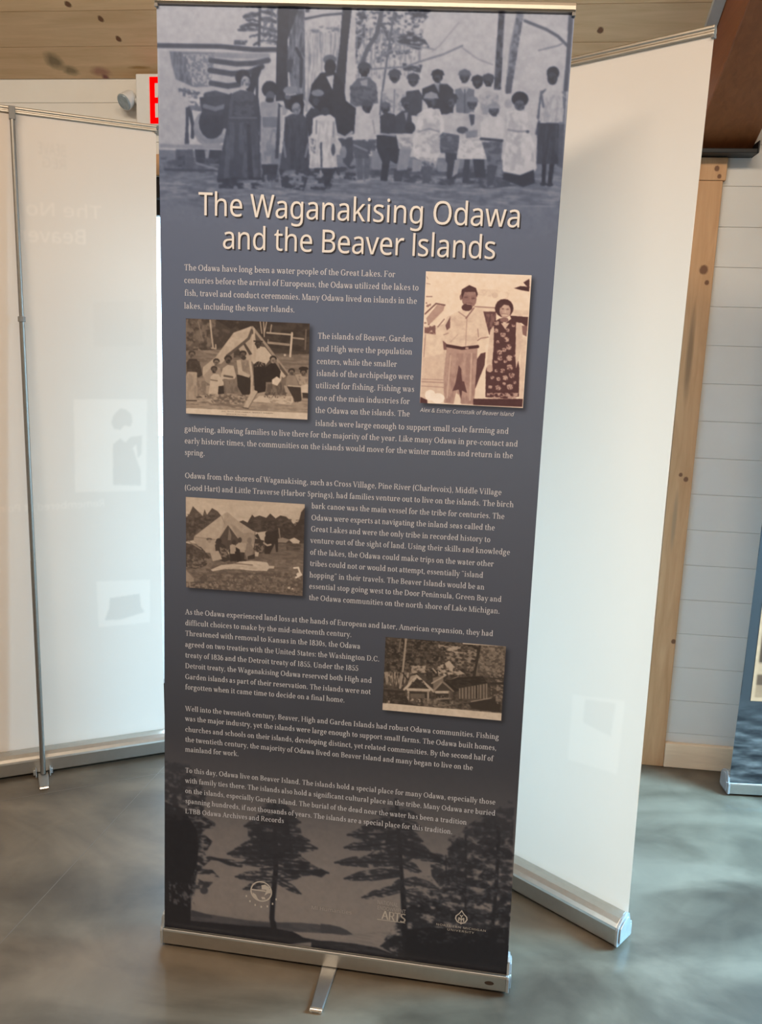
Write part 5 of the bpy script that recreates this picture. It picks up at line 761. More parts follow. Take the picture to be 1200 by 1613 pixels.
ART_LAKE = 'P88,-714,197,-512,193,-418,192,-309,197,-155,217,-3,221,73,208,74,175,-715,83;N66,50,65,11,-715,185,-418,186,-79,222,66,199,-715,108;P60,-710,206,-607,192,-599,176,-711,168;P62,-53,225,-6,227,42,222,77,210,109,191,43,174,-51,161;P168,-51,159,109,189,190,195,302,285,321,196,254,143,153,149,-50,136;N150,52,71,8,-4,164,304,243,254,152,-3,147;L160,4,109,191,183,193;P16,-851,139,-715,147,-465,158,-309,170,-185,162,-138,139,-46,133,-307,68,-852,54;P168,-192,162,-2,180,74,182,75,159,-92,138,-154,150;P20,-97,129,-3,140,115,144,224,139,309,118,403,90,-1,62,-96,65;N40,50,48,10,-3,140,224,139,348,107,-1,79;P10,-846,706,-852,79,-714,125,-710,270,-690,331,-698,396,-679,465,-671,548,-682,645,-733,720;N12,38,32,17,-846,771,-671,727,-586,689,-655,632,-601,590,-639,519,-608,491,-679,416,-694,297,-766,287,-849,443;N30,40,23,14,-844,987,-717,977,-632,836,-655,696,-847,673;N20,40,35,10,-682,436,-600,438,-565,402,-624,410,-679,407;N26,42,31,8,-675,666,-586,685,-593,660,-671,646;N30,44,21,13,-710,395,-647,370,-596,373,-623,340,-710,311;P60,-623,324,-626,311,-637,303,-649,301,-660,307,-664,318,-660,330,-649,339,-637,341,-626,335;N110,66,11,16,-830,345,-686,348,-691,213,-822,228;L40,16,-624,499,-546,497,-484,478;N30,38,47,11,-624,509,-530,505,-437,505,-452,470,-522,473;L22,20,-294,835,-288,645;L20,26,-288,653,-282,484,-294,319,-297,220,-280,114;P18,-305,202,-278,206,-261,117,-296,112;L34,8,-293,803,-365,787;N34,37,26,8,-293,812,-319,825,-347,813,-365,790,-357,778,-329,775,-293,789;L34,8,-293,803,-222,807;N34,37,26,8,-293,812,-269,832,-240,828,-222,811,-229,796,-257,785,-293,789;L34,10,-293,764,-394,736;N34,37,26,8,-293,775,-329,789,-369,771,-394,740,-384,724,-343,723,-292,745;L34,10,-293,764,-184,772;N34,37,26,8,-293,775,-255,802,-212,799,-184,777,-194,757,-238,742,-292,745;L34,12,-292,724,-440,690;N34,37,26,8,-292,738,-344,754,-403,732,-440,696,-425,677,-365,676,-291,702;L34,12,-292,724,-168,743;N34,37,26,8,-292,738,-249,772,-200,771,-168,748,-180,724,-229,703,-291,702;L34,12,-291,676,-416,645;N34,37,26,8,-291,690,-335,707,-385,686,-416,651,-403,631,-353,630,-291,654;L34,10,-291,684,-167,691;N34,37,26,8,-291,696,-248,722,-198,718,-167,696,-179,676,-228,662,-291,665;L34,11,-290,636,-393,608;N34,37,26,8,-290,650,-327,666,-367,647,-393,613,-382,595,-341,593,-290,615;L34,10,-288,641,-121,653;N34,37,26,8,-288,653,-230,681,-163,679,-121,658,-137,638,-204,621,-288,621;L34,12,-287,605,-484,564;N34,37,26,8,-288,619,-357,635,-435,610,-484,570,-464,550,-385,551,-287,581;L34,11,-287,605,-82,618;N34,37,26,8,-288,618,-216,649,-134,646,-83,624,-102,601,-184,583,-287,584;L34,12,-287,565,-523,534;N34,37,26,8,-287,579,-369,599,-464,578,-523,540,-499,519,-404,517,-286,541;L34,12,-285,565,-164,572;N34,37,26,8,-285,579,-243,609,-195,604,-164,578,-176,555,-224,538,-285,542;L34,10,-284,524,-453,495;N34,37,26,8,-285,537,-344,550,-411,531,-453,499,-436,483,-368,483,-284,505;L34,11,-284,533,-118,538;N34,37,26,8,-285,546,-227,574,-160,568,-118,543,-134,522,-200,506,-284,511;L34,7,-284,492,-360,474;N34,37,26,8,-284,500,-311,510,-341,498,-360,477,-352,466,-321,465,-283,479;L34,10,-284,484,-23,498;N34,37,26,8,-284,496,-193,525,-88,524,-23,503,-48,482,-152,465,-283,465;L34,9,-287,443,-483,417;N34,37,26,8,-287,454,-355,468,-434,451,-483,421,-463,406,-384,405,-286,425;L34,8,-284,435,-161,460;N34,37,26,8,-284,445,-242,472,-192,476,-161,463,-173,446,-222,427,-284,420;L34,8,-290,418,-443,356;N34,37,26,8,-290,428,-344,425,-405,395,-444,360,-428,351,-366,367,-290,403;L34,8,-282,427,-155,371;N34,37,26,8,-283,437,-238,436,-188,408,-155,375,-168,366,-218,379,-282,412;N26,40,38,17,-364,731,-228,747,-194,560,-361,523;N34,46,31,14,-424,692,-168,723,-134,584,-423,547;N28,40,38,14,-246,521,-133,544,-23,502,-56,470,-139,483,-237,454;L20,19,286,909,306,736,324,576,337,463;L15,26,337,463,354,292,363,118;L34,8,292,854,203,828;N34,37,25,8,292,864,260,874,225,858,203,832,213,818,249,819,293,838;L34,8,293,846,397,834;N34,37,25,8,292,856,328,872,370,861,397,838,388,824,346,818,293,830;L34,10,298,799,131,755;N34,37,25,8,298,811,238,819,172,795,130,759,148,745,216,750,299,780;L34,9,299,791,415,781;N34,37,25,8,298,802,338,821,385,810,415,785,404,768,358,761,300,773;L34,12,305,743,64,706;N34,37,26,8,304,757,219,772,123,749,64,712,89,693,186,694,306,721;L34,11,305,743,418,717;N34,37,26,8,304,757,343,774,388,755,418,722,407,704,363,701,306,722;L34,11,311,696,51,639;N34,37,26,8,311,709,219,716,115,686,51,644,78,629,183,638,312,675;L34,12,312,688,466,659;N34,37,26,8,311,702,364,720,426,700,465,664,451,645,390,642,313,665;L34,10,317,640,166,613;N34,37,26,8,316,652,263,667,203,649,166,618,182,601,243,600,318,621;L34,10,316,656,527,630;N34,37,26,8,315,668,388,683,473,665,526,635,506,618,423,617,317,637;L34,10,323,600,7,556;N34,37,26,8,323,613,212,622,86,597,7,561,40,545,167,550,324,580;L34,9,323,592,418,564;N34,37,26,8,323,603,355,616,393,598,418,568,409,553,372,553,324,574;L34,10,329,544,56,479;N34,37,26,8,328,556,233,558,124,525,56,484,84,471,194,485,330,524;L34,8,328,560,239,516;N34,37,26,8,327,570,296,575,260,551,239,520,248,508,284,516,329,544;L34,8,335,496,279,455;N34,37,26,8,334,506,314,512,292,490,279,460,286,447,308,453,335,479;L34,10,335,504,504,486;N34,37,26,8,334,516,393,534,461,519,504,491,488,473,421,468,336,484;L34,8,338,463,144,392;N34,37,26,8,338,474,270,469,192,434,144,396,164,386,243,405,339,447;L34,10,341,447,478,417;N34,37,26,8,340,460,387,473,442,454,478,422,465,405,411,405,341,428;L34,10,344,398,466,358;N34,37,26,8,344,411,385,421,434,397,466,363,455,347,407,351,345,379;N34,42,38,15,263,827,338,835,406,651,305,557,240,663;N26,43,33,18,539,684,612,812,716,903,829,939,848,435,746,421,549,492;N28,43,40,15,450,665,555,662,660,619,667,508,519,488,471,546;L20,17,765,823,772,586,767,310;L28,10,616,773,626,639,636,406;L34,7,531,659,538,555;L26,8,621,726,538,692;N26,37,25,8,620,736,590,744,558,724,538,696,547,683,581,687,622,710;L26,8,622,710,699,704;N26,37,25,8,621,720,647,738,679,729,699,708,692,693,662,685,623,694;L26,8,625,655,512,616;N26,37,25,8,625,665,584,671,539,650,512,620,524,608,570,614,626,639;L26,9,626,639,719,627;N26,37,25,8,625,650,657,668,694,656,718,631,710,615,674,608,627,621;L26,10,626,567,501,550;N26,37,25,8,626,579,581,597,531,583,501,555,514,537,565,532,628,548;L26,10,629,551,739,533;N26,37,25,8,628,563,665,581,710,566,739,538,729,521,685,516,630,532;L26,10,630,503,512,479;N26,37,25,8,629,515,587,530,540,514,512,484,525,467,573,464,631,483;L26,10,765,767,675,741;N26,37,25,8,764,779,731,793,696,776,675,745,685,729,722,728,766,749;L26,10,769,697,687,671;N26,37,25,8,768,709,738,723,706,706,686,675,696,659,729,658,770,678;L26,10,772,713,838,698;N26,37,25,8,771,725,793,743,820,730,838,702,832,685,806,679,773,694;L26,10,771,602,692,575;N26,37,25,8,771,614,742,628,710,611,692,580,701,564,733,562,772,583;L26,8,761,830,691,837;N26,37,25,8,760,840,735,862,707,859,691,841,699,825,727,812,762,814;N40,50,19,12,535,747,649,817,819,985,831,799,558,590;N18,40,30,18,445,470,848,548,853,355,527,342;N12,34,34,20,260,186,359,367,447,429,569,397,718,385,841,418,855,85,357,83;P8,365,252,470,284,679,298,843,338,852,77,541,78,364,101;N46,66,20,11,392,322,822,383,830,254,429,195;N66,68,18,9,475,466,785,507,811,317,530,293;N14,40,23,14,239,149,305,218,365,252,364,93;N86,68,16,9,539,668,800,717,808,478,566,445;N96,64,15,8,412,539,560,558,569,397,434,394'
ART_COUPLE = 'P222,298,3315,757,3331,759,2733,302,2711;N205,55,29,15,522,3233,667,3238,647,3175,526,3171;P198,311,3056,403,3089,415,2766,310,2761;P210,317,3037,394,3079,399,2962,316,2939;L150,3,313,2850,405,2851;L150,4,312,2839,406,2839;L160,4,312,2821,407,2819;L140,3,319,3037,316,2944;L90,6,312,3123,357,3168,394,3163;P158,318,3105,361,3163,394,3160,388,3136,329,3076;L215,6,334,3076,395,3142;L110,4,369,3072,395,3105;N92,42,14,12,311,3090,359,3077,361,3039,314,3044;N100,45,10,7,312,3172,337,3166,331,3151,313,3153;L120,4,315,3195,338,3196;L150,3,313,3249,328,3247;L150,3,312,3277,317,3268;P208,517,3161,745,3155,744,3131,606,3131,528,3128;L140,5,519,3162,607,3160;P78,557,3143,610,3145,615,3059,587,3048,569,3105;N112,50,7,19,562,3134,606,3135,605,3068,576,3067;P58,669,3131,745,3128,745,3084,720,3102,681,3105;P112,718,3092,745,3091,744,3047,728,3054;P205,724,3044,748,3045,748,2787,726,2791;P44,679,3243,705,3253,742,3251,742,3232,711,3236;P54,716,3268,740,3284,743,3246,729,3255;P196,615,3212,613,3205,606,3200,598,3200,591,3204,588,3211,590,3219,596,3223,605,3224,612,3219;P160,404,2864,411,2988,542,2989,543,2920,541,2752,486,2751,470,2902,463,2808,453,2750,412,2753;N142,52,15,45,405,2963,538,2968,540,2757,415,2756;L176,7,518,2967,522,2771;L178,6,430,2954,424,2776;P76,466,2916,477,2902,508,2800,486,2809,485,2769,472,2813,445,2805,456,2837,463,2887;P150,477,2897,495,2849,485,2848;P72,577,2975,576,2921,541,2817,542,2944,557,2969;P206,449,3139,488,3155,517,3162,553,3147,575,3086,584,3038,565,3022,542,2997,418,2997,396,3021,388,3074,406,3115;N192,54,34,20,416,3118,548,3128,535,3007,422,3012;P96,401,3079,420,3118,421,3070,408,3059;P98,393,3016,412,3002,411,2977,399,2977;L150,4,396,3040,415,3048;L128,4,540,3022,553,3032,584,3038;P214,542,3021,579,3027,572,2982,543,2969;L146,4,538,3070,543,3037;L176,4,427,3012,455,3043;L150,4,454,3137,490,3114;L110,5,517,3156,486,3112;L165,4,490,3112,491,3000;L50,13,414,2995,477,2987,542,2997;P160,505,2989,504,2986,500,2984,495,2984,491,2985,489,2988,491,2991,494,2993,499,2993,503,2992;P124,526,3195,525,3180,519,3167,509,3158,497,3154,485,3157,475,3165,467,3177,464,3192,466,3207,472,3220,481,3229,493,3232,505,3230,516,3222,523,3209;P54,459,3197,462,3230,492,3249,521,3238,530,3213,526,3200,518,3223,474,3220,466,3192;P66,510,3158,509,3152,504,3147,497,3143,488,3142,480,3143,472,3146,467,3150,465,3156,466,3162,471,3167,478,3171,487,3172,495,3172,503,3169,508,3164;P112,465,3198,464,3191,462,3186,459,3186,456,3190,455,3198,455,3205,458,3209,461,3210,463,3205;P136,518,3213,515,3209,506,3206,495,3205,485,3208,481,3212,485,3217,494,3220,505,3220,515,3218;P92,490,3199,488,3197,484,3195,479,3195,474,3196,472,3198,474,3201,478,3202,484,3202,488,3201;P92,520,3195,518,3193,514,3191,510,3191,506,3192,504,3195,505,3197,509,3199,514,3199,518,3197;L136,4,498,3205,501,3186;P130,508,3183,508,3181,505,3180,502,3180,500,3181,499,3183,500,3185,502,3186,505,3186,507,3185;L100,3,483,3176,509,3174;L160,3,487,3171,501,3170;P132,521,3184,520,3179,518,3176,514,3175,511,3178,509,3183,510,3189,513,3192,517,3192,520,3189;P60,464,3211,469,3231,493,3240,520,3233,526,3214,515,3224,493,3228,474,3221;P62,602,3101,629,3118,647,3094,677,3119,697,3109,698,3053,708,2985,723,2913,728,2796,687,2784,587,2786,582,2897,605,3000;N182,38,4,4,605,3104,615,3107,625,3104,625,3091,616,3088,606,3091;N182,38,4,4,605,3072,614,3076,624,3072,624,3060,616,3057,606,3060;N182,38,4,4,634,3057,645,3061,656,3057,655,3044,646,3040,635,3044;N182,38,4,4,650,3039,660,3042,671,3039,671,3025,662,3021,651,3025;N182,38,4,4,679,3095,686,3097,693,3095,693,3086,687,3084,680,3086;N182,38,4,4,661,3009,672,3013,684,3008,684,2993,674,2989,662,2993;N182,38,4,4,624,2984,635,2988,646,2984,645,2970,636,2967,625,2971;N182,38,4,4,645,2994,654,2997,663,2994,662,2982,655,2979,646,2982;N182,38,4,4,665,2963,677,2968,690,2963,690,2947,679,2942,666,2947;N182,38,4,4,628,2960,638,2964,649,2960,649,2946,640,2943,629,2946;N182,38,4,4,615,2943,622,2946,630,2943,630,2933,623,2930,615,2933;N182,38,4,4,670,2925,682,2929,695,2924,695,2908,684,2904,671,2908;N182,38,4,4,642,2907,652,2910,662,2907,661,2894,653,2891,643,2894;N182,38,4,4,680,2890,692,2894,704,2890,704,2875,693,2871,681,2875;N182,38,4,4,655,2879,666,2882,677,2879,677,2864,667,2861,656,2865;N182,38,4,4,628,2871,637,2874,646,2871,646,2860,638,2857,629,2860;N182,38,4,4,604,2874,612,2877,620,2874,620,2864,613,2861,605,2864;N182,38,4,4,675,2842,688,2846,701,2842,700,2825,689,2821,676,2825;N182,38,4,4,627,2836,639,2840,651,2836,651,2821,640,2817,628,2821;N182,38,4,4,597,2835,604,2837,613,2835,612,2824,605,2822,597,2824;N182,38,4,4,656,2851,663,2854,670,2851,669,2842,663,2840,656,2842;N182,38,4,4,700,2858,706,2861,713,2858,713,2849,707,2847,700,2849;N182,38,4,4,618,2904,625,2906,632,2903,632,2895,626,2892,619,2895;N182,38,4,4,655,2944,662,2947,669,2944,668,2935,662,2933,655,2935;N182,38,4,4,592,2941,598,2943,604,2941,604,2933,599,2931,593,2933;N182,38,4,4,694,2969,699,2971,704,2969,704,2963,700,2961,695,2963;N182,38,4,4,618,3025,625,3027,632,3025,632,3016,626,3014,619,3016;N182,38,4,4,655,3076,663,3078,671,3075,671,3065,664,3063,656,3066;N176,46,11,7,592,2804,724,2811,721,2783,593,2784;P202,591,3068,605,3087,609,2991,607,2932,611,2898,587,2895,584,2931,586,2990;P176,611,2908,609,2898,603,2892,595,2892,589,2897,586,2907,587,2917,593,2923,601,2924,608,2918;P198,699,3106,721,3096,731,3025,716,2947,709,2913,702,2966,700,3029;P196,634,3098,669,3100,653,3074;P52,682,3161,680,3147,672,3134,660,3125,646,3122,631,3124,618,3132,608,3144,604,3158,607,3173,614,3186,626,3195,641,3198,656,3196,669,3188,678,3176;P170,671,3150,670,3139,666,3129,658,3122,650,3119,641,3121,633,3128,627,3137,625,3148,626,3160,630,3169,637,3176,646,3179,655,3177,663,3171,669,3161;P115,665,3113,662,3107,653,3102,641,3102,632,3105,628,3111,631,3118,640,3122,651,3122,661,3119;P182,662,3166,660,3163,653,3161,644,3160,636,3162,633,3165,636,3169,643,3171,652,3171,659,3170;P112,643,3157,642,3155,640,3154,636,3154,633,3155,632,3157,633,3158,636,3160,639,3160,642,3159;P112,664,3156,663,3155,660,3154,656,3153,653,3154,652,3156,653,3158,656,3159,660,3159,663,3158;P184,652,3147,652,3144,650,3142,648,3142,646,3144,646,3147,646,3149,648,3151,650,3151,652,3150;L128,3,636,3136,660,3135;L214,4,639,3132,658,3132;P150,636,3141,636,3136,634,3133,632,3133,629,3136,628,3141,629,3146,631,3149,633,3150,635,3147;P58,622,3177,661,3183,669,3171,642,3175,628,3160;P58,536,2777,750,2787,750,2748,537,2750;P60,304,2776,340,2762,341,2747,306,2748;P252,375,2784,373,2775,369,2767,361,2761,353,2759,344,2760,336,2765,331,2773,329,2782,330,2791,334,2799,342,2804,350,2807,359,2805,367,2800,372,2793;P252,414,2773,412,2765,406,2758,397,2752,386,2750,375,2751,365,2756,358,2762,356,2771,357,2779,363,2786,373,2792,384,2794,395,2793,404,2788,411,2782;L236,4,309,3300,749,3297,748,2750,307,2746,309,3300'
ART_FAMILY = 'P66,-740,3074,-174,3087,-169,2920,-740,2895;N92,52,26,21,-735,3064,-434,3076,-505,2940,-735,2905;N48,50,31,21,-610,3069,-179,3072,-175,2939,-402,2959;N118,60,21,21,-729,3060,-594,3065,-609,2950,-730,2930;P128,-740,2925,-515,2939,-515,2864,-741,2844;P130,-360,2921,-170,2934,-167,2840,-358,2851;N108,50,42,7,-735,2925,-175,2934,-173,2840,-735,2845;P160,-741,2773,-166,2800,-163,2669,-741,2640;N138,50,32,6,-736,2723,-180,2749,-179,2684,-736,2666;N112,58,27,7,-736,2733,-430,2747,-471,2684,-736,2692;L180,7,-621,3059,-615,3000,-607,2941;L130,4,-675,3052,-654,2973;L175,6,-614,2941,-595,2939,-596,2956;L140,9,-648,2926,-588,2920;L128,8,-672,2933,-641,2914;L165,5,-399,3062,-391,3014;L168,5,-384,3061,-380,3000;L170,5,-371,3062,-381,3010;L160,5,-349,3051,-353,3021;L172,7,-369,3017,-256,3013;L150,10,-362,2975,-271,2970;L198,9,-258,3020,-264,2921;L150,7,-252,3000,-207,2997;L112,5,-197,3037,-199,2953;P200,-282,2926,-283,2923,-286,2921,-289,2921,-292,2922,-293,2925,-292,2928,-289,2930,-286,2930,-284,2928;L160,4,-363,2988,-363,2973;P178,-516,3011,-438,3042,-427,3031,-444,2991,-515,2932,-571,2876,-593,2875,-654,2817,-653,2857,-598,2901;N192,55,31,21,-516,3011,-438,3042,-474,2966,-557,2913,-593,2901;P158,-652,2818,-609,2865,-609,2779,-648,2798;P170,-469,2975,-433,3017,-427,2893,-452,2887,-495,2945;P84,-428,3032,-318,2913,-348,2852,-411,2889;P192,-407,2959,-376,2955,-342,2917,-375,2876,-411,2884;P185,-433,3007,-423,3013,-406,2909,-421,2874,-437,2898;P72,-474,2966,-464,2969,-432,2923,-445,2918;L88,12,-434,3027,-449,2989,-495,2950,-544,2911;L150,11,-433,3037,-371,2965,-273,2845;P84,-315,2893,-273,2843,-278,2827,-307,2864;L178,8,-426,3032,-420,2894;P196,-307,2864,-281,2835,-306,2819;P60,-727,2875,-714,2891,-682,2892,-664,2863,-655,2823,-672,2812,-727,2820;N76,50,11,11,-725,2880,-667,2883,-661,2823,-725,2820;P164,-730,2814,-722,2835,-680,2834,-680,2796,-682,2710,-730,2705;N145,55,7,37,-727,2825,-682,2827,-682,2710,-728,2708;P62,-686,2915,-689,2907,-697,2902,-708,2902,-716,2906,-719,2914,-716,2922,-708,2927,-697,2927,-689,2923;P112,-691,2907,-693,2898,-699,2893,-706,2893,-712,2897,-714,2906,-712,2914,-706,2919,-699,2920,-693,2915;N67,46,7,6,-711,2910,-694,2911,-695,2895,-710,2895;L60,5,-728,2708,-682,2710;P142,-676,2809,-648,2813,-636,2783,-639,2732,-679,2728;N118,50,11,16,-676,2797,-640,2798,-640,2732,-677,2730;L74,6,-680,2725,-640,2730;P150,-609,2855,-593,2861,-575,2857,-567,2822,-614,2820;P54,-577,2887,-580,2880,-587,2875,-597,2874,-605,2878,-608,2886,-605,2893,-597,2898,-587,2898,-580,2894;P124,-581,2879,-583,2871,-589,2866,-595,2866,-601,2870,-603,2878,-601,2886,-596,2891,-589,2891,-583,2887;N79,46,7,5,-600,2882,-584,2883,-585,2868,-599,2868;P190,-618,2819,-604,2831,-582,2829,-553,2787,-580,2776,-586,2739,-628,2739,-622,2779;P62,-587,2854,-590,2846,-598,2842,-607,2841,-615,2845,-618,2852,-615,2860,-607,2865,-598,2865,-590,2861;P92,-592,2846,-594,2838,-599,2833,-606,2833,-611,2837,-613,2845,-611,2853,-606,2858,-599,2858,-594,2853;N47,46,7,5,-611,2849,-594,2850,-596,2835,-609,2835;L110,5,-617,2804,-588,2801;P52,-582,2778,-555,2782,-556,2746,-585,2742;P186,-563,2857,-541,2872,-515,2869,-503,2825,-512,2809,-556,2812,-576,2801,-569,2837;P48,-522,2901,-525,2893,-534,2887,-545,2887,-554,2891,-558,2900,-554,2908,-545,2914,-534,2914,-525,2909;P84,-527,2892,-529,2883,-535,2877,-543,2877,-550,2882,-552,2891,-550,2900,-543,2906,-536,2906,-529,2901;N40,46,8,6,-549,2896,-530,2896,-532,2880,-547,2879;L92,9,-556,2824,-520,2820;P124,-560,2807,-504,2814,-476,2743,-556,2739;N104,52,7,32,-559,2802,-504,2805,-479,2745,-556,2741;L150,9,-540,2745,-479,2742;P48,-501,2832,-441,2825,-427,2750,-474,2744,-496,2780;P146,-499,2895,-473,2902,-441,2893,-437,2835,-452,2825,-494,2838;N128,50,9,12,-484,2891,-442,2893,-441,2838,-483,2836;P180,-502,2893,-484,2896,-475,2849,-440,2832,-445,2821,-494,2833;P46,-457,2925,-460,2917,-468,2912,-479,2912,-487,2916,-490,2924,-487,2932,-479,2937,-469,2937,-460,2933;P94,-462,2917,-464,2908,-470,2903,-477,2903,-483,2907,-485,2915,-483,2924,-477,2929,-470,2929,-464,2925;N49,46,7,6,-482,2920,-465,2921,-466,2905,-481,2905;P60,-459,2906,-461,2901,-467,2897,-474,2897,-480,2900,-482,2905,-480,2910,-474,2914,-467,2914,-461,2911;P38,-427,2878,-406,2894,-374,2886,-368,2765,-419,2753;N150,58,4,5,-421,2889,-380,2895,-380,2870,-421,2869;P190,-416,2944,-401,2949,-402,2894,-417,2889;P50,-392,2970,-395,2963,-402,2958,-411,2958,-419,2961,-422,2968,-419,2975,-412,2980,-402,2980,-395,2976;P72,-396,2962,-398,2955,-403,2950,-410,2950,-415,2954,-417,2961,-415,2968,-410,2973,-404,2973,-399,2969;N40,46,6,5,-415,2965,-399,2966,-400,2952,-413,2951;L50,6,-425,2979,-389,2979;P40,-373,2871,-349,2887,-328,2889,-304,2854,-310,2826,-347,2807,-373,2805;P120,-368,2791,-337,2812,-296,2814,-276,2752,-375,2747;N86,50,6,21,-363,2796,-296,2809,-279,2755,-367,2750;P212,-343,2817,-322,2832,-301,2819,-319,2792,-341,2799;P42,-323,2909,-326,2902,-334,2897,-344,2896,-352,2901,-355,2908,-352,2916,-344,2921,-335,2921,-327,2917;P152,-328,2901,-330,2893,-335,2888,-342,2888,-348,2892,-350,2900,-348,2908,-343,2913,-336,2913,-330,2909;N107,46,7,6,-348,2904,-331,2905,-332,2890,-346,2889;P40,-349,2887,-331,2889,-338,2872;P112,-301,2834,-278,2815,-282,2795,-300,2794;P198,-429,2719,-398,2744,-352,2749,-250,2750,-246,2726,-257,2712,-346,2716;N150,58,16,6,-367,2750,-253,2751,-257,2715,-346,2716;N70,60,5,7,-378,2760,-274,2765,-273,2740,-377,2740;P140,-278,2835,-260,2841,-238,2837,-225,2797,-280,2792;P58,-276,2792,-215,2790,-209,2735,-221,2722,-242,2736;P50,-241,2859,-244,2852,-251,2847,-261,2847,-269,2851,-272,2858,-269,2865,-261,2870,-252,2871,-244,2867;P118,-245,2851,-247,2844,-253,2839,-259,2838,-265,2843,-267,2850,-265,2858,-260,2863,-253,2863,-248,2859;N73,46,7,5,-264,2854,-248,2855,-249,2841,-263,2840;L190,4,-269,2795,-212,2793;P60,-228,2733,-229,2728,-233,2726,-238,2725,-242,2728,-244,2732,-243,2736,-239,2739,-233,2739,-229,2737;P170,-207,2725,-208,2723,-213,2721,-219,2721,-223,2722,-225,2724,-224,2727,-219,2728,-213,2729,-209,2727;P166,-241,2844,-219,2848,-184,2844,-183,2794,-220,2802;N128,50,8,10,-239,2842,-185,2844,-184,2799,-220,2803;P46,-188,2859,-191,2852,-199,2847,-208,2846,-217,2851,-220,2858,-217,2866,-209,2871,-199,2871,-191,2867;P108,-193,2851,-194,2843,-200,2838,-207,2838,-212,2842,-215,2850,-213,2858,-207,2863,-201,2864,-195,2859;N63,46,7,6,-212,2854,-195,2855,-196,2840,-210,2840;P42,-183,2872,-184,2868,-189,2865,-196,2863,-204,2862,-212,2862,-219,2864,-224,2867,-226,2870,-224,2873,-220,2876,-213,2879,-204,2880,-196,2879,-189,2878,-184,2875;P206,-213,2798,-183,2805,-182,2765,-211,2768;P56,-207,2768,-181,2767,-180,2744,-204,2745;L184,10,-442,2893,-432,2828,-434,2757;P186,-438,2757,-420,2768,-406,2764,-409,2752,-446,2688,-470,2689;L120,4,-445,2691,-408,2756;L84,5,-470,2689,-447,2687;N176,52,12,7,-672,2736,-440,2742,-471,2705,-619,2703;N96,56,12,7,-640,2742,-440,2747,-471,2705,-608,2703;P216,-736,2675,-173,2680,-173,2648,-736,2646'
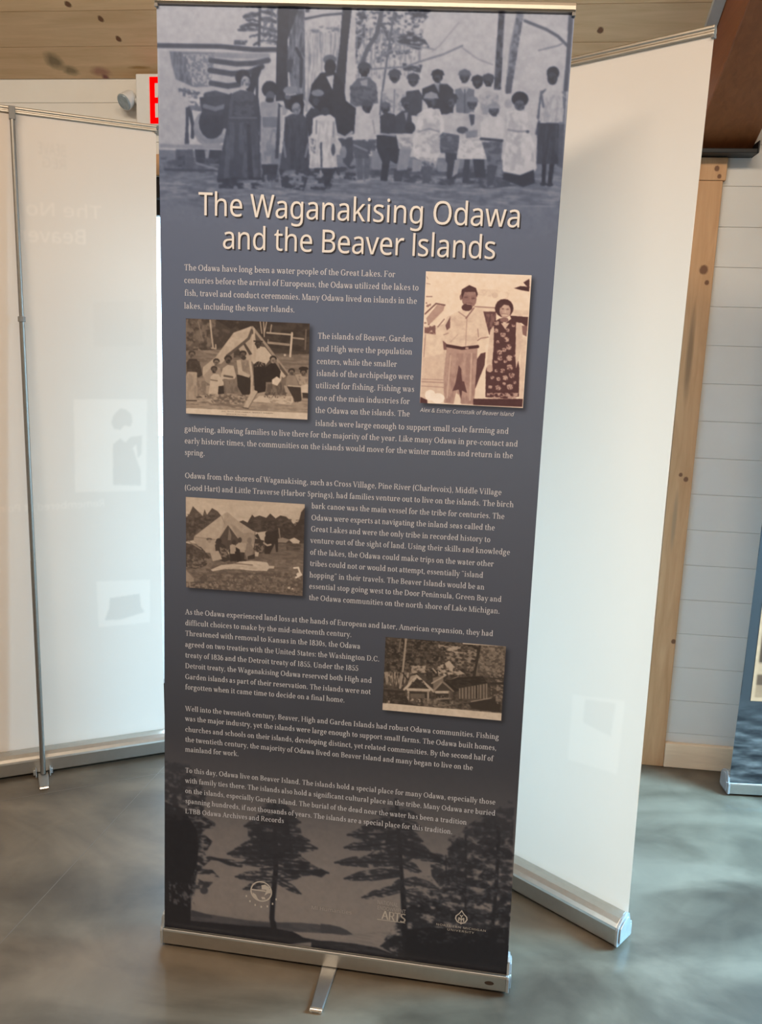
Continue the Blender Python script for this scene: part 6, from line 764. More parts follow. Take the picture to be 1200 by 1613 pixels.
ART_CAMP = 'P190,-742,2285,-175,2319,-169,2092,-743,2054;N198,50,87,33,-742,2285,-175,2319,-171,2188,-743,2151;P84,-743,2168,-715,2199,-699,2235,-674,2212,-652,2192,-644,2225,-633,2199,-609,2232,-582,2218,-563,2195,-633,2142,-693,2079,-743,2065;N104,52,13,10,-737,2195,-574,2221,-633,2142,-693,2090,-737,2076;N66,54,11,9,-737,2179,-574,2205,-639,2142,-732,2076;P70,-487,2176,-465,2185,-444,2176,-423,2214,-412,2202,-390,2212,-358,2203,-340,2224,-315,2203,-294,2218,-267,2214,-238,2189,-224,2174,-209,2196,-199,2239,-179,2267,-174,2092,-302,2083,-389,2131,-465,2153;N56,50,16,13,-476,2174,-182,2208,-180,2097,-389,2137;N88,60,16,11,-422,2204,-241,2205,-239,2130,-411,2140;P112,-743,2059,-169,2098,-163,1850,-744,1834;N96,50,33,8,-743,2010,-168,2060,-163,1855,-744,1845;N128,60,17,7,-743,1966,-167,2028,-163,1855,-744,1845;N86,52,17,11,-638,1930,-182,1962,-179,1854,-727,1846;N146,66,8,7,-561,1924,-192,1951,-190,1864,-561,1859;P164,-549,2213,-537,2218,-490,2182,-408,2134,-405,2066,-513,2023,-647,2025,-696,2076,-693,2096,-611,2164,-568,2199;P178,-693,2096,-611,2164,-567,2199,-551,2212,-554,2163,-581,2086;L140,4,-693,2094,-581,2086;L146,4,-565,2197,-549,2164;P150,-525,2165,-411,2124,-408,2076,-475,2083;P168,-536,2215,-490,2182,-410,2134,-465,2126,-514,2166;P80,-535,2158,-576,2092,-595,2077,-578,2032,-524,2036,-478,2088;P122,-530,2149,-518,2112,-521,2090,-535,2089;L126,5,-409,2134,-405,2066;L186,3,-554,2142,-595,2080;P70,-732,2063,-660,2048,-611,1997,-638,1963,-688,1943,-732,1951;N92,52,14,10,-732,2065,-649,2038,-627,1974,-727,1946;N130,56,13,9,-732,2011,-605,1998,-616,1931,-721,1924;L140,6,-721,2072,-660,2038;P168,-637,2074,-614,2080,-597,2028,-641,2024;P96,-608,2089,-611,2085,-618,2082,-626,2081,-634,2083,-636,2087,-634,2091,-627,2094,-618,2094,-611,2092;P150,-612,2079,-614,2074,-618,2070,-624,2070,-628,2073,-630,2078,-628,2083,-624,2086,-618,2087,-614,2084;P62,-595,2064,-573,2076,-546,2062,-523,1998,-550,1985,-589,1999;P56,-563,2082,-566,2074,-573,2068,-582,2067,-589,2072,-591,2080,-589,2089,-582,2094,-573,2095,-566,2090;N130,50,8,8,-573,2054,-529,2047,-540,2008,-567,2011;P170,-619,2030,-578,2037,-561,1998,-605,1986;P54,-529,2047,-496,2038,-490,1995,-523,1990;P166,-525,2066,-509,2074,-498,2065,-502,2028,-523,2026;P62,-496,2082,-498,2075,-503,2070,-510,2070,-515,2074,-517,2081,-515,2088,-510,2093,-503,2093,-498,2089;P50,-519,2026,-496,2024,-496,1992,-515,1993;P172,-497,2070,-478,2081,-460,2074,-454,2038,-494,2035;P70,-469,2094,-471,2086,-476,2081,-482,2081,-487,2085,-489,2092,-487,2100,-482,2105,-476,2106,-471,2101;P48,-498,2059,-479,2050,-471,2007,-447,2003,-447,1986,-489,1976,-496,2027;L170,7,-472,2061,-464,2029;P60,-475,2037,-456,2036,-458,1992,-471,1991;P132,-447,2079,-426,2085,-415,2054,-420,2027,-441,2001,-453,2030;P126,-423,2096,-425,2087,-430,2082,-437,2081,-443,2086,-445,2094,-443,2103,-438,2108,-431,2108,-425,2104;P62,-408,2103,-367,2108,-364,2044,-393,2034,-415,2054;P54,-378,2119,-380,2111,-387,2106,-396,2105,-403,2109,-406,2117,-403,2124,-396,2130,-388,2130,-380,2126;L60,5,-408,2119,-373,2120;P184,-399,2133,-351,2143,-354,2123,-367,2098,-381,2100;N130,46,8,8,-410,2081,-367,2084,-366,2044,-410,2044;P184,-408,2044,-389,2042,-393,2023,-408,2023;P58,-442,2020,-409,2033,-409,2011,-442,2004;P52,-365,2111,-354,2133,-304,2153,-301,2051,-310,2048,-316,2088,-339,2038,-363,2036;P52,-341,2132,-343,2125,-348,2120,-355,2120,-360,2123,-362,2130,-360,2137,-355,2142,-348,2142,-343,2138;L170,8,-367,2087,-351,2077,-335,2082;L150,4,-299,2158,-293,2116;P140,-303,2110,-282,2118,-249,2110,-265,2095,-301,2094;P196,-252,2109,-228,2121,-201,2107,-206,2096,-233,2094;P74,-265,2092,-194,2091,-201,2060,-262,2059;N96,50,21,5,-302,2089,-185,2097,-184,2054,-302,2051;P198,-615,1945,-564,1971,-507,1980,-480,1993,-420,2001,-350,1998,-341,1983,-316,1984,-319,1972,-341,1971,-351,1958,-419,1955,-485,1957,-550,1953,-605,1939;L120,5,-507,1983,-419,1981;N176,56,33,6,-605,1949,-387,1991,-354,1961,-539,1953;L226,8,-226,1981,-206,1984,-198,1961,-191,1952,-216,1937;P226,-191,1954,-193,1948,-199,1945,-206,1944,-212,1947,-215,1952,-212,1957,-207,1961,-199,1961,-193,1959;P200,-241,1888,-242,1884,-245,1882,-249,1882,-252,1883,-254,1887,-252,1890,-249,1892,-245,1892,-242,1891;P190,-227,1884,-227,1882,-229,1880,-232,1880,-234,1881,-235,1884,-234,1886,-232,1888,-230,1888,-227,1887;P150,-733,1940,-693,1900,-696,1882,-732,1882;L120,5,-733,1940,-693,1900;N84,50,17,11,-730,1879,-572,1896,-561,1853,-730,1846;N146,58,11,9,-730,1874,-572,1891,-583,1851,-730,1846;L150,4,-716,1908,-713,1853'
ART_VILLAGE = 'P70,180,1702,751,1748,777,1342,196,1314;N96,52,14,11,186,1697,748,1721,770,1374,199,1370;N46,52,21,16,186,1697,625,1711,615,1536,215,1512;N120,62,10,7,207,1687,626,1695,615,1536,215,1512;P122,626,1689,750,1694,753,1559,619,1542;N150,50,11,8,627,1687,747,1691,751,1553,625,1537;N88,55,9,7,627,1687,747,1691,751,1553,625,1537;N190,52,16,8,442,1674,544,1677,541,1633,452,1642;N160,52,14,8,473,1649,617,1667,614,1547,485,1612;N196,42,14,9,445,1570,496,1605,523,1577,570,1548,500,1531,450,1532;N186,46,13,8,321,1568,406,1572,410,1540,331,1530;N176,50,4,27,204,1527,331,1533,286,1457,216,1467;L170,5,206,1522,242,1503;L176,7,425,1560,441,1543;P190,476,1589,496,1603,513,1576,487,1569;L168,9,297,1690,293,1607,288,1524,280,1456;L132,5,273,1688,266,1626;L60,11,629,1684,620,1613,610,1540;L66,6,420,1541,421,1486;L90,5,319,1559,324,1505;L60,6,289,1529,314,1498;P166,326,1516,355,1528,350,1490,304,1448;P132,427,1517,473,1532,475,1507,433,1454;P78,356,1509,422,1453,308,1448;L190,10,299,1450,356,1519;L192,11,354,1519,433,1454;N60,50,8,6,338,1500,380,1504,408,1462,319,1454;L192,13,316,1452,413,1457;L176,9,319,1443,319,1392;L168,8,409,1451,411,1396;P66,326,1441,404,1446,405,1405,326,1399;N190,50,9,6,326,1410,376,1412,376,1382,330,1380;P112,328,1433,394,1439,395,1417,329,1411;P80,470,1501,520,1464,440,1457;L156,8,434,1456,471,1504;L140,8,470,1504,523,1463;L190,12,445,1451,502,1456;P62,446,1444,502,1448,507,1405,449,1399;L152,7,450,1419,511,1427;L110,6,504,1457,508,1427;N130,56,7,6,452,1439,505,1443,505,1427,453,1422;L176,7,423,1491,479,1531;L130,5,486,1502,542,1535;P50,480,1505,542,1529,650,1545,671,1514,571,1474,530,1460;N70,55,21,6,491,1508,651,1542,668,1513,545,1469;P92,545,1479,673,1514,681,1448,605,1424,555,1429;L150,5,550,1476,553,1431;L150,5,563,1480,566,1433;L150,5,578,1484,581,1434;L150,5,592,1488,595,1435;L150,5,606,1492,609,1437;L150,5,618,1495,621,1438;L150,5,630,1499,633,1439;L150,5,643,1502,646,1440;L150,5,657,1506,661,1441;L150,5,669,1510,673,1442;P60,621,1498,628,1500,632,1439,625,1437;L158,5,605,1421,693,1446;P76,679,1553,742,1574,747,1449,687,1455;N150,56,10,6,680,1564,742,1569,745,1449,693,1450;L70,7,687,1537,744,1541;L60,10,689,1515,743,1520;P62,201,1444,298,1444,327,1388,391,1377,204,1371;N96,54,12,8,207,1433,325,1433,391,1383,209,1377;N150,52,10,6,384,1416,527,1418,519,1378,391,1383;N120,52,14,6,390,1405,736,1426,739,1377,392,1366;P60,590,1413,714,1446,736,1421,738,1382,613,1387;N146,54,7,9,712,1468,743,1471,742,1416,715,1424;N176,50,4,9,222,1401,238,1402,236,1380,223,1378;P214,193,1377,765,1379,767,1341,195,1331;L214,5,554,1689,745,1694'
Q_COUPLE = (0.1540, 1.3738, 0.3742, 1.6492)
Q_FAMILY = (-0.3648, 1.3262, -0.0910, 1.5318)
Q_CAMP = (-0.3658, 0.9267, -0.0917, 1.1378)
Q_VILLAGE = (0.1020, 0.6718, 0.3725, 0.8458)
BASE_COL = [(218, 80, 76, 74), (381, 70, 68, 69), (540, 66, 65, 68), (664, 70, 70, 74), (846, 78, 79, 85), (1066, 86, 88, 95), (1278, 92, 96, 105), (1415, 93, 97, 108), (1549, 93, 99, 113), (1680, 94, 100, 115), (1808, 97, 103, 118)]
HEAD = [('The Waganakising Odawa', (-0.3369, 1.7474), (0.3465, 1.744)), ('and the Beaver Islands', (-0.2853, 1.6806), (0.2983, 1.679))]
TEXT = [[('The Odawa have long been a water people of the Great Lakes. For', (-0.3685, 1.6328), (0.0898, 1.6349)), ('centuries before the arrival of Europeans, the Odawa utilized the lakes to', (-0.3686, 1.6063), (0.1404, 1.6094)), ('fish, travel and conduct ceremonies. Many Odawa lived on islands in the', (-0.3677, 1.5797), (0.1381, 1.5818)), ('lakes, including the Beaver Islands.', (-0.3687, 1.5524), (-0.1239, 1.5535))], [('The islands of Beaver, Garden', (-0.0726, 1.5006), (0.1335, 1.5027)), ('and High were the population', (-0.0728, 1.4743), (0.133, 1.4758)), ('centers, while the smaller', (-0.0734, 1.447), (0.1014, 1.4483)), ('islands of the archipelago were', (-0.0731, 1.4214), (0.1381, 1.4232)), ('utilized for fishing. Fishing was', (-0.0742, 1.3952), (0.1411, 1.397)), ('one of the main industries for', (-0.0735, 1.3685), (0.1325, 1.3705)), ('the Odawa on the islands. The', (-0.0737, 1.3416), (0.1337, 1.3439)), ('islands were large enough to support small scale farming and', (-0.0728, 1.3133), (0.3476, 1.3174)), ('gathering, allowing families to live there for the majority of the year. Like many Odawa in pre-contact and', (-0.3684, 1.2858), (0.3688, 1.2911)), ('early historic times, the communities on the islands would move for the winter months and return in the', (-0.3685, 1.2591), (0.3599, 1.2655)), ('spring.', (-0.3685, 1.2332), (-0.3213, 1.2334))], [('Odawa from the shores of Waganakising, such as Cross Village, Pine River (Charlevoix), Middle Village', (-0.368, 1.1808), (0.3408, 1.1845)), ('(Good Hart) and Little Traverse (Harbor Springs), had families venture out to live on the islands. The birch', (-0.3688, 1.1534), (0.3686, 1.1593)), ('bark canoe was the main vessel for the tribe for centuries. The', (-0.0764, 1.1294), (0.3504, 1.1321)), ('Odawa were experts at navigating the inland seas called the', (-0.0762, 1.103), (0.3312, 1.1058)), ('Great Lakes and were the only tribe in recorded history to', (-0.0763, 1.0773), (0.3232, 1.0789)), ('venture out of the sight of land. Using their skills and knowledge', (-0.0769, 1.051), (0.3674, 1.0537)), ('of the lakes, the Odawa could make trips on the water other', (-0.077, 1.0242), (0.3338, 1.0252)), ('tribes could not or would not attempt, essentially <island', (-0.0768, 0.9981), (0.3123, 0.9982)), ('hopping> in their travels. The Beaver Islands would be an', (-0.0769, 0.9715), (0.3167, 0.9716)), ('essential stop going west to the Door Peninsula, Green Bay and', (-0.0771, 0.9452), (0.3557, 0.9467)), ('the Odawa communities on the north shore of Lake Michigan.', (-0.0768, 0.9187), (0.3537, 0.9195))], [('As the Odawa experienced land loss at the hands of European and later, American expansion, they had', (-0.3681, 0.8624), (0.3422, 0.8671)), ('difficult choices to make by the mid-nineteenth century.', (-0.3682, 0.8359), (0.0245, 0.8393)), ('Threatened with removal to Kansas in the 1830s, the Odawa', (-0.3683, 0.8105), (0.0457, 0.813)), ('agreed on two treaties with the United States: the Washington D.C.', (-0.3684, 0.7837), (0.0904, 0.7868)), ('treaty of 1836 and the Detroit treaty of 1855. Under the 1855', (-0.3684, 0.7574), (0.0426, 0.7603)), ('Detroit treaty, the Waganakising Odawa reserved both High and', (-0.3685, 0.731), (0.0748, 0.7342)), ('Garden islands as part of their reservation. The islands were not', (-0.3686, 0.7044), (0.0733, 0.7069)), ('forgotten when it came time to decide on a final home.', (-0.3687, 0.6785), (0.014, 0.6814))], [('Well into the twentieth century, Beaver, High and Garden Islands had robust Odawa communities. Fishing', (-0.3688, 0.6247), (0.3699, 0.6269)), ('was the major industry, yet the islands were large enough to support small farms. The Odawa built homes,', (-0.3689, 0.5997), (0.366, 0.6001)), ('churches and schools on their islands, developing distinct, yet related communities. By the second half of', (-0.369, 0.5725), (0.3602, 0.5736)), ('the twentieth century, the majority of Odawa lived on Beaver Island and many began to live on the', (-0.3691, 0.5466), (0.3157, 0.5469)), ('mainland for work.', (-0.3691, 0.5213), (-0.2363, 0.5233))], [('To this day, Odawa live on Beaver Island. The islands hold a special place for many Odawa, especially those', (-0.3693, 0.4674), (0.3717, 0.4689)), ('with family ties there. The islands also hold a significant cultural place in the tribe. Many Odawa are buried', (-0.3694, 0.441), (0.3733, 0.442)), ('on the islands, especially Garden Island. The burial of the dead near the water has been a tradition', (-0.3695, 0.4145), (0.3095, 0.4121)), ('spanning hundreds, if not thousands of years. The islands are a special place for this tradition.', (-0.3695, 0.3879), (0.278, 0.3849)), ('LTBB Odawa Archives and Records', (-0.3696, 0.3611), (-0.1231, 0.3646))]]
CAPTIONS = [('Alex & Esther Cornstalk of Beaver Island', (0.1555, 1.3551), (0.3556, 1.3556), 85, 'ink_pale', 0.18, 2), ('JOE, DAVE AND FAMILY, BASKET MAKERS', (-0.2838, 1.3336), (-0.167, 1.335), 22, 'ink_brown', 0, 26), ('BEAVER ISLAND', (-0.2722, 1.3281), (-0.2262, 1.3287), 22, 'ink_brown', 0, 26), ('NATIONAL', (0.1094, 0.1855), (0.16, 0.1835), 105, 'ink_faint', 0, 0), ('ENDOWMENT', (0.11, 0.1715), (0.1789, 0.1696), 95, 'ink_faint', 0, 0), ('ARTS', (0.121, 0.1475), (0.1792, 0.1455), 222, 'ink_logo', 0, -10), ('ARTS', (0.1222, 0.1477), (0.1804, 0.1457), 222, 'ink_logo', 0, -10), ('NORTHERN MICHIGAN', (0.2518, 0.15), (0.3699, 0.1492), 52, 'ink_logo', 0, 30), ('UNIVERSITY', (0.2786, 0.1404), (0.3422, 0.1401), 52, 'ink_logo', 0, 34), ('MI Humanities', (-0.051, 0.1488), (0.0491, 0.1487), 95, 'ink_faint', 0, 2)]
SEAL = (-0.1762, 0.1780, 0.0274)
EMBLEM = (0.3104, 0.1758, 0.0142)
RULE = [(0.111, 0.1454), (0.1785, 0.1451), (0.1785, 0.1435), (0.1111, 0.1438)]
GHOST_LEFT = [(234, [(-0.1443, 1.2887), (-0.3824, 1.2902), (-0.3726, 0.9725), (-0.1404, 0.9767)]), (232, [(-0.1992, 0.6584), (-0.3801, 0.6507), (-0.3775, 0.4925), (-0.2031, 0.4916)]), (210, [(-0.2153, 1.6062), (-0.3736, 1.6203), (-0.3709, 1.4717), (-0.2133, 1.4627)]), (204, [(-0.2768, 1.2446), (-0.2937, 1.2596), (-0.3123, 1.2553), (-0.3287, 1.2402), (-0.3324, 1.2142), (-0.3257, 1.1969), (-0.3049, 1.2014), (-0.292, 1.1863), (-0.2713, 1.1886), (-0.2615, 1.2102), (-0.2682, 1.2317)]), (204, [(-0.2659, 1.1367), (-0.2914, 1.1581), (-0.3057, 1.1426), (-0.325, 1.1621), (-0.3632, 1.166), (-0.3599, 1.1022), (-0.3468, 1.087), (-0.3435, 1.1355), (-0.3306, 1.1248), (-0.3566, 1.0424), (-0.3557, 0.9911), (-0.2625, 0.9965)]), (197, [(-0.2421, 0.5948), (-0.344, 0.6021), (-0.3475, 0.5547), (-0.3604, 0.5322), (-0.2767, 0.5122), (-0.2229, 0.5152), (-0.239, 0.558)])]
GHOST_RIGHT = [(226, [(-0.2162, 0.6076), (-0.3621, 0.6369), (-0.3597, 0.4355), (-0.216, 0.4232)]), (210, [(-0.2539, 0.6055), (-0.3391, 0.6226), (-0.3333, 0.5307), (-0.252, 0.5411)])]
GHOST_TEXT = [('Beaver', (-0.2028, 1.7877), (0.0018, 1.7818), 0.045, 236), ('The No', (-0.2482, 1.8703), (-0.02, 1.8639), 0.04, 234), ('Remembered at Point', (-0.2356, 0.9244), (0.1148, 0.9166), 0.024, 240), ('BEAVE', (-0.1496, 2.0478), (-0.0641, 2.0493), 0.036, 197), ('REG', (-0.1483, 2.0097), (-0.0738, 2.0129), 0.03, 198)]
FAR_LOC = (1.3488, 2.8457, 0)
FAR_ROT = 4.0
FAR_PHOTO = (-0.3875, 0.3493, 0.0625, 0.9693)

# ------------------------------------------------------------------ the printed banner in front
main, MP = stand('dark blue grey printed banner with the large cream heading, nearest the viewer', 'pull-up banners in the room', (-.2924, 1.7798, 0), R(-2.2309), -.0584, .0093, .0793, -.0167)
BASEC = np.array(BASE_COL, float)          # z in mm, r, g, b of the plain print
def base_colour(Z): return np.stack([np.interp(Z * 1000, BASEC[:, 0], BASEC[:, k]) for k in (1, 2, 3)], -1)
CELL = .0016
TOP_Z0, LOW_Z1 = 1.690, .640
ct = Canvas(-HALF, TOP_Z0, HALF, ZT, CELL, 158); ct.paint(ART_TOP); gt_ = ct.finish(1, 5)
cl = Canvas(-HALF, ZB, HALF, LOW_Z1, CELL, 0)
cl.g[:] = np.interp(cl.z1 - np.arange(cl.g.shape[0]) * cl.c, [.05, .12, .2, .3, .45, .6], [150, 172, 165, 150, 100, 70])[:, None]
cl.paint(ART_LAKE); gl_ = cl.finish(1, 4)
S = np.linspace(-HALF, HALF, ct.w + 1)
def up(g):      # cell values to corner values
    p = np.pad(g, 1, mode='edge'); return (p[:-1, :-1] + p[1:, :-1] + p[:-1, 1:] + p[1:, 1:]) / 4
zt_ = np.linspace(ZT, TOP_Z0, ct.h + 1); zl_ = np.linspace(LOW_Z1, ZB, cl.h + 1)
zm_ = np.linspace(TOP_Z0, LOW_Z1, 60)[1:-1]
Z = np.concatenate([zt_, zm_, zl_])
col = np.repeat(base_colour(Z)[:, None, :], len(S), 1)
DT = [(30, (31, 37, 52)), (70, (55, 62, 79)), (110, (92, 99, 116)), (150, (142, 144, 153)), (180, (177, 176, 181)), (255, (218, 215, 216))]
top_rgb = duo(up(gt_), DT)
glare = np.clip((zt_ - 2.0) / .16, 0, 1)[:, None, None]
fade = np.clip((zt_ - 1.715) / .075, 0, 1)[:, None, None] ** .8
col[:len(zt_)] = col[:len(zt_)] * (1 - fade) + top_rgb * fade
DL = [(0, (35, 33, 35)), (60, (68, 65, 66)), (120, (102, 95, 91)), (170, (134, 122, 112)), (255, (172, 158, 145))]
low_rgb = duo(up(gl_), DL)
fl = np.clip((.60 - zl_) / .22, 0, 1)[:, None, None]
col[-len(zl_):] = col[-len(zl_):] * (1 - fl) + low_rgb * fl
g0 = grid_mesh('graphic_panel', S, Z, clip_map(MP), col, [M['print'], M['vinyl_back']], main, back_strip(MP))

def cream(name, c): return plain(name, tuple(min(.92, v / k) for v, k in zip(lin(c), PRINT_L)), .5, 0, .2, .01)
M['ink_cream'] = cream('cream_ink', (226, 212, 194)); M['ink_pale'] = cream('pale_ink', (204, 196, 188)); M['ink_shadow'] = cream('dark_ink', (52, 50, 54)); M['ink_brown'] = cream('brown_ink', (92, 78, 66)); M['ink_faint'] = cream('faint_ink', (166, 152, 137)); M['ink_logo'] = cream('logo_ink', (186, 170, 150))
MAPF = lambda s, z, lift=0.0: MP(s, z, lift)

# inset photographs, each a rectangle of print with its soft dark edge below and right
SEPIA = [(30, (46, 37, 32)), (70, (76, 64, 55)), (120, (122, 105, 90)), (170, (168, 147, 125)), (215, (205, 183, 158)), (255, (232, 214, 192))]
ROSE = [(30, (62, 38, 38)), (70, (92, 62, 60)), (120, (142, 106, 97)), (170, (190, 156, 137)), (215, (228, 202, 174)), (255, (242, 224, 203))]
DARKS = [(30, (44, 37, 31)), (70, (68, 58, 49)), (120, (112, 97, 82)), (170, (160, 140, 119)), (215, (206, 184, 158)), (255, (232, 214, 192))]
def inset(q, art, stops, cell=.0010, shade=.62):
    s0, z0, s1, z1 = q
    mg, ml = .020, .0012       # printed shadow right and below, a hairline left and above
    c = Canvas(s0, z0, s1, z1, cell, 120); c.paint(art)
    g = c.finish(1, 4); rgb = duo(g, stops)
    n, k = int(mg / cell), 1
    H, W = c.h + n + k, c.w + n + k
    Sx = s0 + (np.arange(W) - k + .5) * cell; Zx = z1 - (np.arange(H) - k + .5) * cell
    out = np.repeat(base_colour(Zx)[:, None, :], W, 1)
    off = .0065; sig = .0042
    sg = lambda x: 1 / (1 + np.exp(-x / sig * 1.7))
    ax = sg(Sx - (s0 + off)) * sg((s1 + off) - Sx); az = sg(Zx - (z0 - off)) * sg((z1 - off) - Zx)
    d = (ax[None, :] * az[:, None])[..., None] * shade
    out = out * (1 - d) + np.array([30, 29, 31]) * d
    out[k:k + c.h, k:k + c.w] = rgb
    return grid_mesh('inset_photo', Sx, Zx, lambda s, z: MP(s, z, .00012), out, [M['print']], main)
for q, art, st, lab in ((Q_COUPLE, ART_COUPLE, ROSE, 'rose tinted photo of a man and a woman by a car'), (Q_FAMILY, ART_FAMILY, SEPIA, 'sepia photo of people seated before a tent'), (Q_CAMP, ART_CAMP, SEPIA, 'sepia photo of a large tent in a clearing'), (Q_VILLAGE, ART_VILLAGE, DARKS, 'dark sepia photo of two gabled cabins')):
    tag(inset(q, art, st), lab)

# heading with its printed drop shadow
head_lines = []
for text, a, c in HEAD:
    o, w = sans(text, -3)
    head_lines += set_line(o, w, a, c, .0465)
filled_mesh('heading_shadow', [[(x + .0030, z - .0030) for x, z in q] for q in head_lines], MAPF, M['ink_shadow'], main, .0005)
tag(filled_mesh('heading', head_lines, MAPF, M['ink_cream'], main, .0010), 'large cream heading')
for lines in TEXT:
    polys = []
    for text, a, c in lines:
        q, w = serif(text)
        polys += set_line(q, w, a, c, .0086 / 100)
    flat_mesh('paragraph', polys, MAPF, M['ink_pale'], main, .0005)
def caption(text, a, c, h, mat, slant=0, lift=.0005, track=4, name='caption', par=None, mp=None):
    o, w = sans(text, track)
    q = set_line(o, w, a, c, h)
    if slant: q = [[(x + (z - a[1] - (c[1] - a[1]) * (x - a[0]) / (c[0] - a[0])) * slant, z) for x, z in r] for r in q]
    return filled_mesh(name, q, mp or MAPF, mat, par or main, lift)
for text, a, c, h, ink, sl, tr in CAPTIONS:
    caption(text, a, c, h / 10000, M[ink], sl, .0012, tr)
# logos along the foot
def ring(cx, cz, r, w, n=32):
    out = []
    for k in range(n):
        a0, a1 = 2 * math.pi * k / n, 2 * math.pi * (k + 1) / n
        out.append([(cx + r * math.cos(a0), cz + r * math.sin(a0)), (cx + r * math.cos(a1), cz + r * math.sin(a1)), (cx + (r - w) * math.cos(a1), cz + (r - w) * math.sin(a1)), (cx + (r - w) * math.cos(a0), cz + (r - w) * math.sin(a0))])
    return out
cx, cz, rr = SEAL
pl = ring(cx, cz, rr, rr * .12)
pl += [[(cx + x * rr, cz + z * rr) for x, z in q] for q in ([(-.92, .02), (.40, .02), (.40, .14), (-.92, .14)], [(.05, .2), (.75, .25), (.72, .5), (.35, .72), (.0, .6)], [(.30, -.38), (.62, -.1), (.86, -.05), (.84, .35), (.5, .3), (.42, .0)], [(-.8, -.2), (-.5, -.35), (-.3, -.75), (-.1, -.9), (-.45, -.8), (-.75, -.5)], [(.0, -.55), (.1, -.75), (.42, -.72), (.3, -.5)])]
for k in range(7):
    a = R(205 + k * 22); pl.append([(cx + 1.5 * rr * math.cos(a) + dx * .0018, cz + 1.5 * rr * math.sin(a) + dz * .0026) for dx, dz in ((-1, -1), (1, -1), (1, 1), (-1, 1))])
flat_mesh('seal_logo', pl, MAPF, M['ink_logo'], main, .0005)
cx, cz, rr = EMBLEM
hexa = [(0, 1.5), (.42, .85), (.95, .35), (1.05, -.2), (.7, -.8), (.2, -1.0)]
pl = []
full = hexa + [(-x, z) for x, z in reversed(hexa[1:])]
for (x0, y0), (x1, y1) in zip(full, full[1:] + full[:1]):
    pl.append([(cx + x0 * rr, cz + y0 * rr), (cx + x1 * rr, cz + y1 * rr), (cx + x1 * rr * .8, cz + y1 * rr * .8), (cx + x0 * rr * .8, cz + y0 * rr * .8)])
for q in ([(-.5, -.6), (-.3, -.6), (-.3, .1), (-.5, .1)], [(.3, -.6), (.5, -.6), (.5, .1), (.3, .1)], [(-.5, .1), (-.3, .1), (.1, -.4), (-.1, -.4)], [(.5, .1), (.3, .1), (-.1, -.4), (.1, -.4)], [(-.08, -1.15), (.08, -1.15), (.08, .3), (-.08, .3)], [(-.3, .45), (0, .2), (.3, .45), (.2, .62), (0, .42), (-.2, .62)]):
    pl.append([(cx + x * rr, cz + z * rr) for x, z in q])
flat_mesh('emblem_logo', pl, MAPF, M['ink_logo'], main, .0005)
flat_mesh('logo_rule', [RULE], MAPF, M['ink_logo'], main, .0005)
# small dark stain on the base's right end
b = MB(); b.loops([[(.385 + .011 * math.cos(2 * math.pi * k / 14), -y, .028 + .005 * math.sin(2 * math.pi * k / 14)) for k in range(14)] for y in (.0121, .0126)])
b.build('oval_sticker', M['sticker'], main)

# ------------------------------------------------------------------ banners seen from behind
M['thin_sheet'] = sheet_mat('thin_white_backed_vinyl', (.30, .33, .37), (.84, .735, .64), .08)
M['clear_sheet'] = sheet_mat('translucent_white_backed_vinyl', (.30, .33, .37), (.88, .80, .735), .17)
def plain_sheet(P, parent, ghosts, texts, mat='thin_sheet'):
    c = Canvas(-HALF, ZB, HALF, ZT, .003, 215)
    for v, q in ghosts: c.paint('P%d,' % v + ','.join('%d,%d' % (x * 2000, z * 2000) for x, z in q))
    for text, a, b_, h, v in texts:
        o, w = sans(text, 2)
        for q in set_line(o, w, a, b_, h):
            area = sum(x0 * z1 - x1 * z0 for (x0, z0), (x1, z1) in zip(q, q[1:] + q[:1]))
            c.paint('P%d,' % (v if area < 0 else 215) + ','.join('%d,%d' % (x * 2000, z * 2000) for x, z in q))
    g = c.finish(1, 0, 0)
    zs_ = np.linspace(ZT, ZB, c.h + 1)
    col = np.repeat(up(g)[..., None], 3, 2)
    # undo the colour curve: the attribute is a plain multiplier
    mult = col / 255
    srgb = np.where(mult <= .0031308, mult * 12.92, 1.055 * mult ** (1 / 2.4) - .055) * 255
    return grid_mesh('graphic_panel', np.linspace(-HALF, HALF, c.w + 1), zs_, clip_map(P), srgb, [M[mat]], parent, None, 1.0)
left, LP = stand('pale back of a banner with its jointed pole, left of the printed one', 'pull-up banners in the room', (-1.4692, 2.5883, 0), R(30.0529 + 180), .0122, -.0087, 0, 0, .006)
plain_sheet(LP, left, GHOST_LEFT, GHOST_TEXT)
right, RP = stand('blank white banner back, angled behind the printed one on the right', 'pull-up banners in the room', (.1094, 2.2595, 0), R(-37.0242 + 180), -.0153, .0001, .036, 0)
plain_sheet(RP, right, GHOST_RIGHT, [], 'clear_sheet')

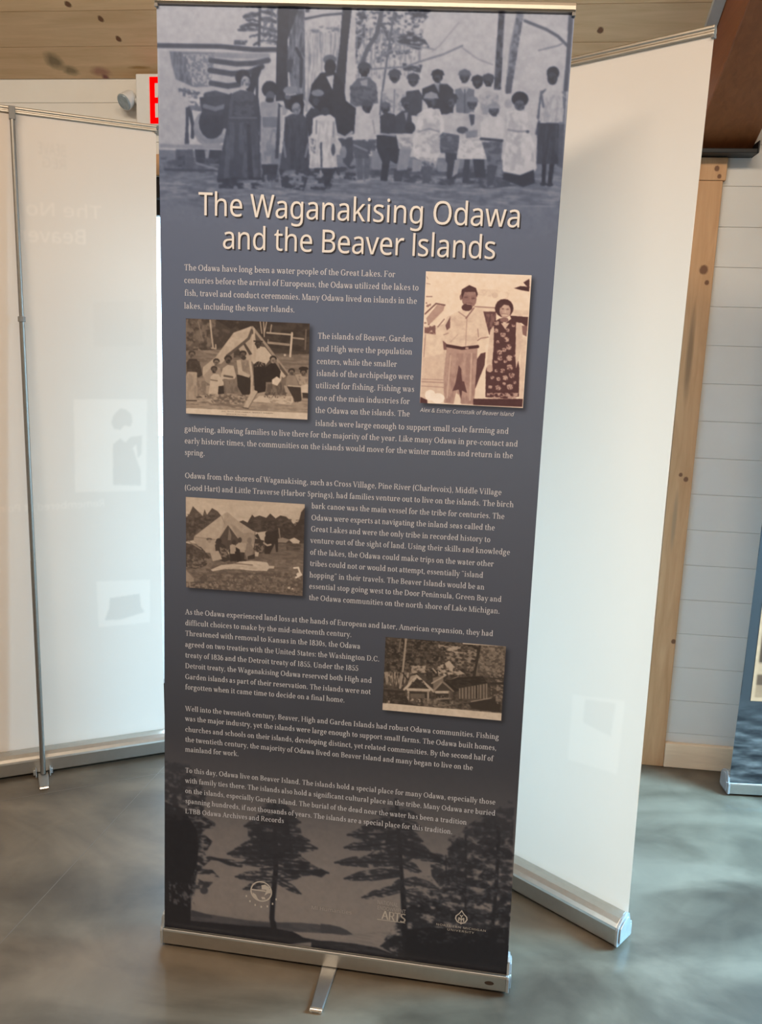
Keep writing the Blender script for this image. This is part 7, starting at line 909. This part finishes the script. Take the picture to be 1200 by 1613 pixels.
# ------------------------------------------------------------------ fourth banner at the right edge
FAR_LIT = np.array([1.0, 1.35, 1.75])      # it stands by the added side window, in cooler light
far, FP = stand('slate blue banner cut off by the right edge, before the white wall', 'pull-up banners in the room', FAR_LOC, R(FAR_ROT))
cf = Canvas(-HALF, ZB, HALF, .45, .003, 0)
zf = np.linspace(.45, ZB, cf.h + 1)
wv = vnoise(cf.h + 1, cf.w + 1, 26, 5, 4)
Sf = np.linspace(-HALF, HALF, cf.w + 1)
zu = np.linspace(ZT, .45, 40)[:-1]
up_c = np.stack([np.interp(zu, [.45, 1.0, 2.1], v) for v in ((60, 62, 72), (70, 73, 86), (80, 84, 98))], -1)
cu_ = np.repeat(up_c[:, None, :], len(Sf), 1)
lo_c = np.array([60, 70, 80])[None, None, :] + (np.clip((.36 - zf) / .12, 0, 1)[:, None] * (np.clip(wv - .42, -.25, 1) * 130))[..., None] * np.array([.9, 1.0, 1.05])
grid_mesh('graphic_panel', Sf, np.concatenate([zu, zf]), clip_map(FP), np.concatenate([cu_, lo_c]), [M['print'], M['vinyl_back']], far, back_strip(FP), FAR_LIT)
s0, z0, s1, z1 = FAR_PHOTO
c = Canvas(s0, z0, s1, z1, .003, 206)
bw = .014
iq = lambda a, b_, c_, d: np.array([[a, b_], [c_, b_], [c_, d], [a, d]]).ravel() * 2000
txt = ';'.join('P%d,' % v + ','.join(str(int(x)) for x in iq(*q)) for v, q in ((160, (s0 + bw, z0 + bw, s1 - bw, z1 - bw)), (78, (s0 + bw, z0 + .14, s0 + .10, z0 + .30)), (120, (s0 + .1, z0 + .1, s1 - .1, z0 + .26)), (196, (s0 + bw, z0 + .10, s0 + .08, z0 + .135)), (95, (s0 + bw, z0 + .06, s0 + .05, z0 + .095))))
c.paint(txt)
gq = c.finish(1, 6)
tag(grid_mesh('inset_photo', s0 + (np.arange(c.w) + .5) * .003, z1 - (np.arange(c.h) + .5) * .003, lambda s, z: FP(s, z, .0008), duo(gq, SEPIA), [M['print']], far, None, FAR_LIT * 1.1), 'white bordered photo')
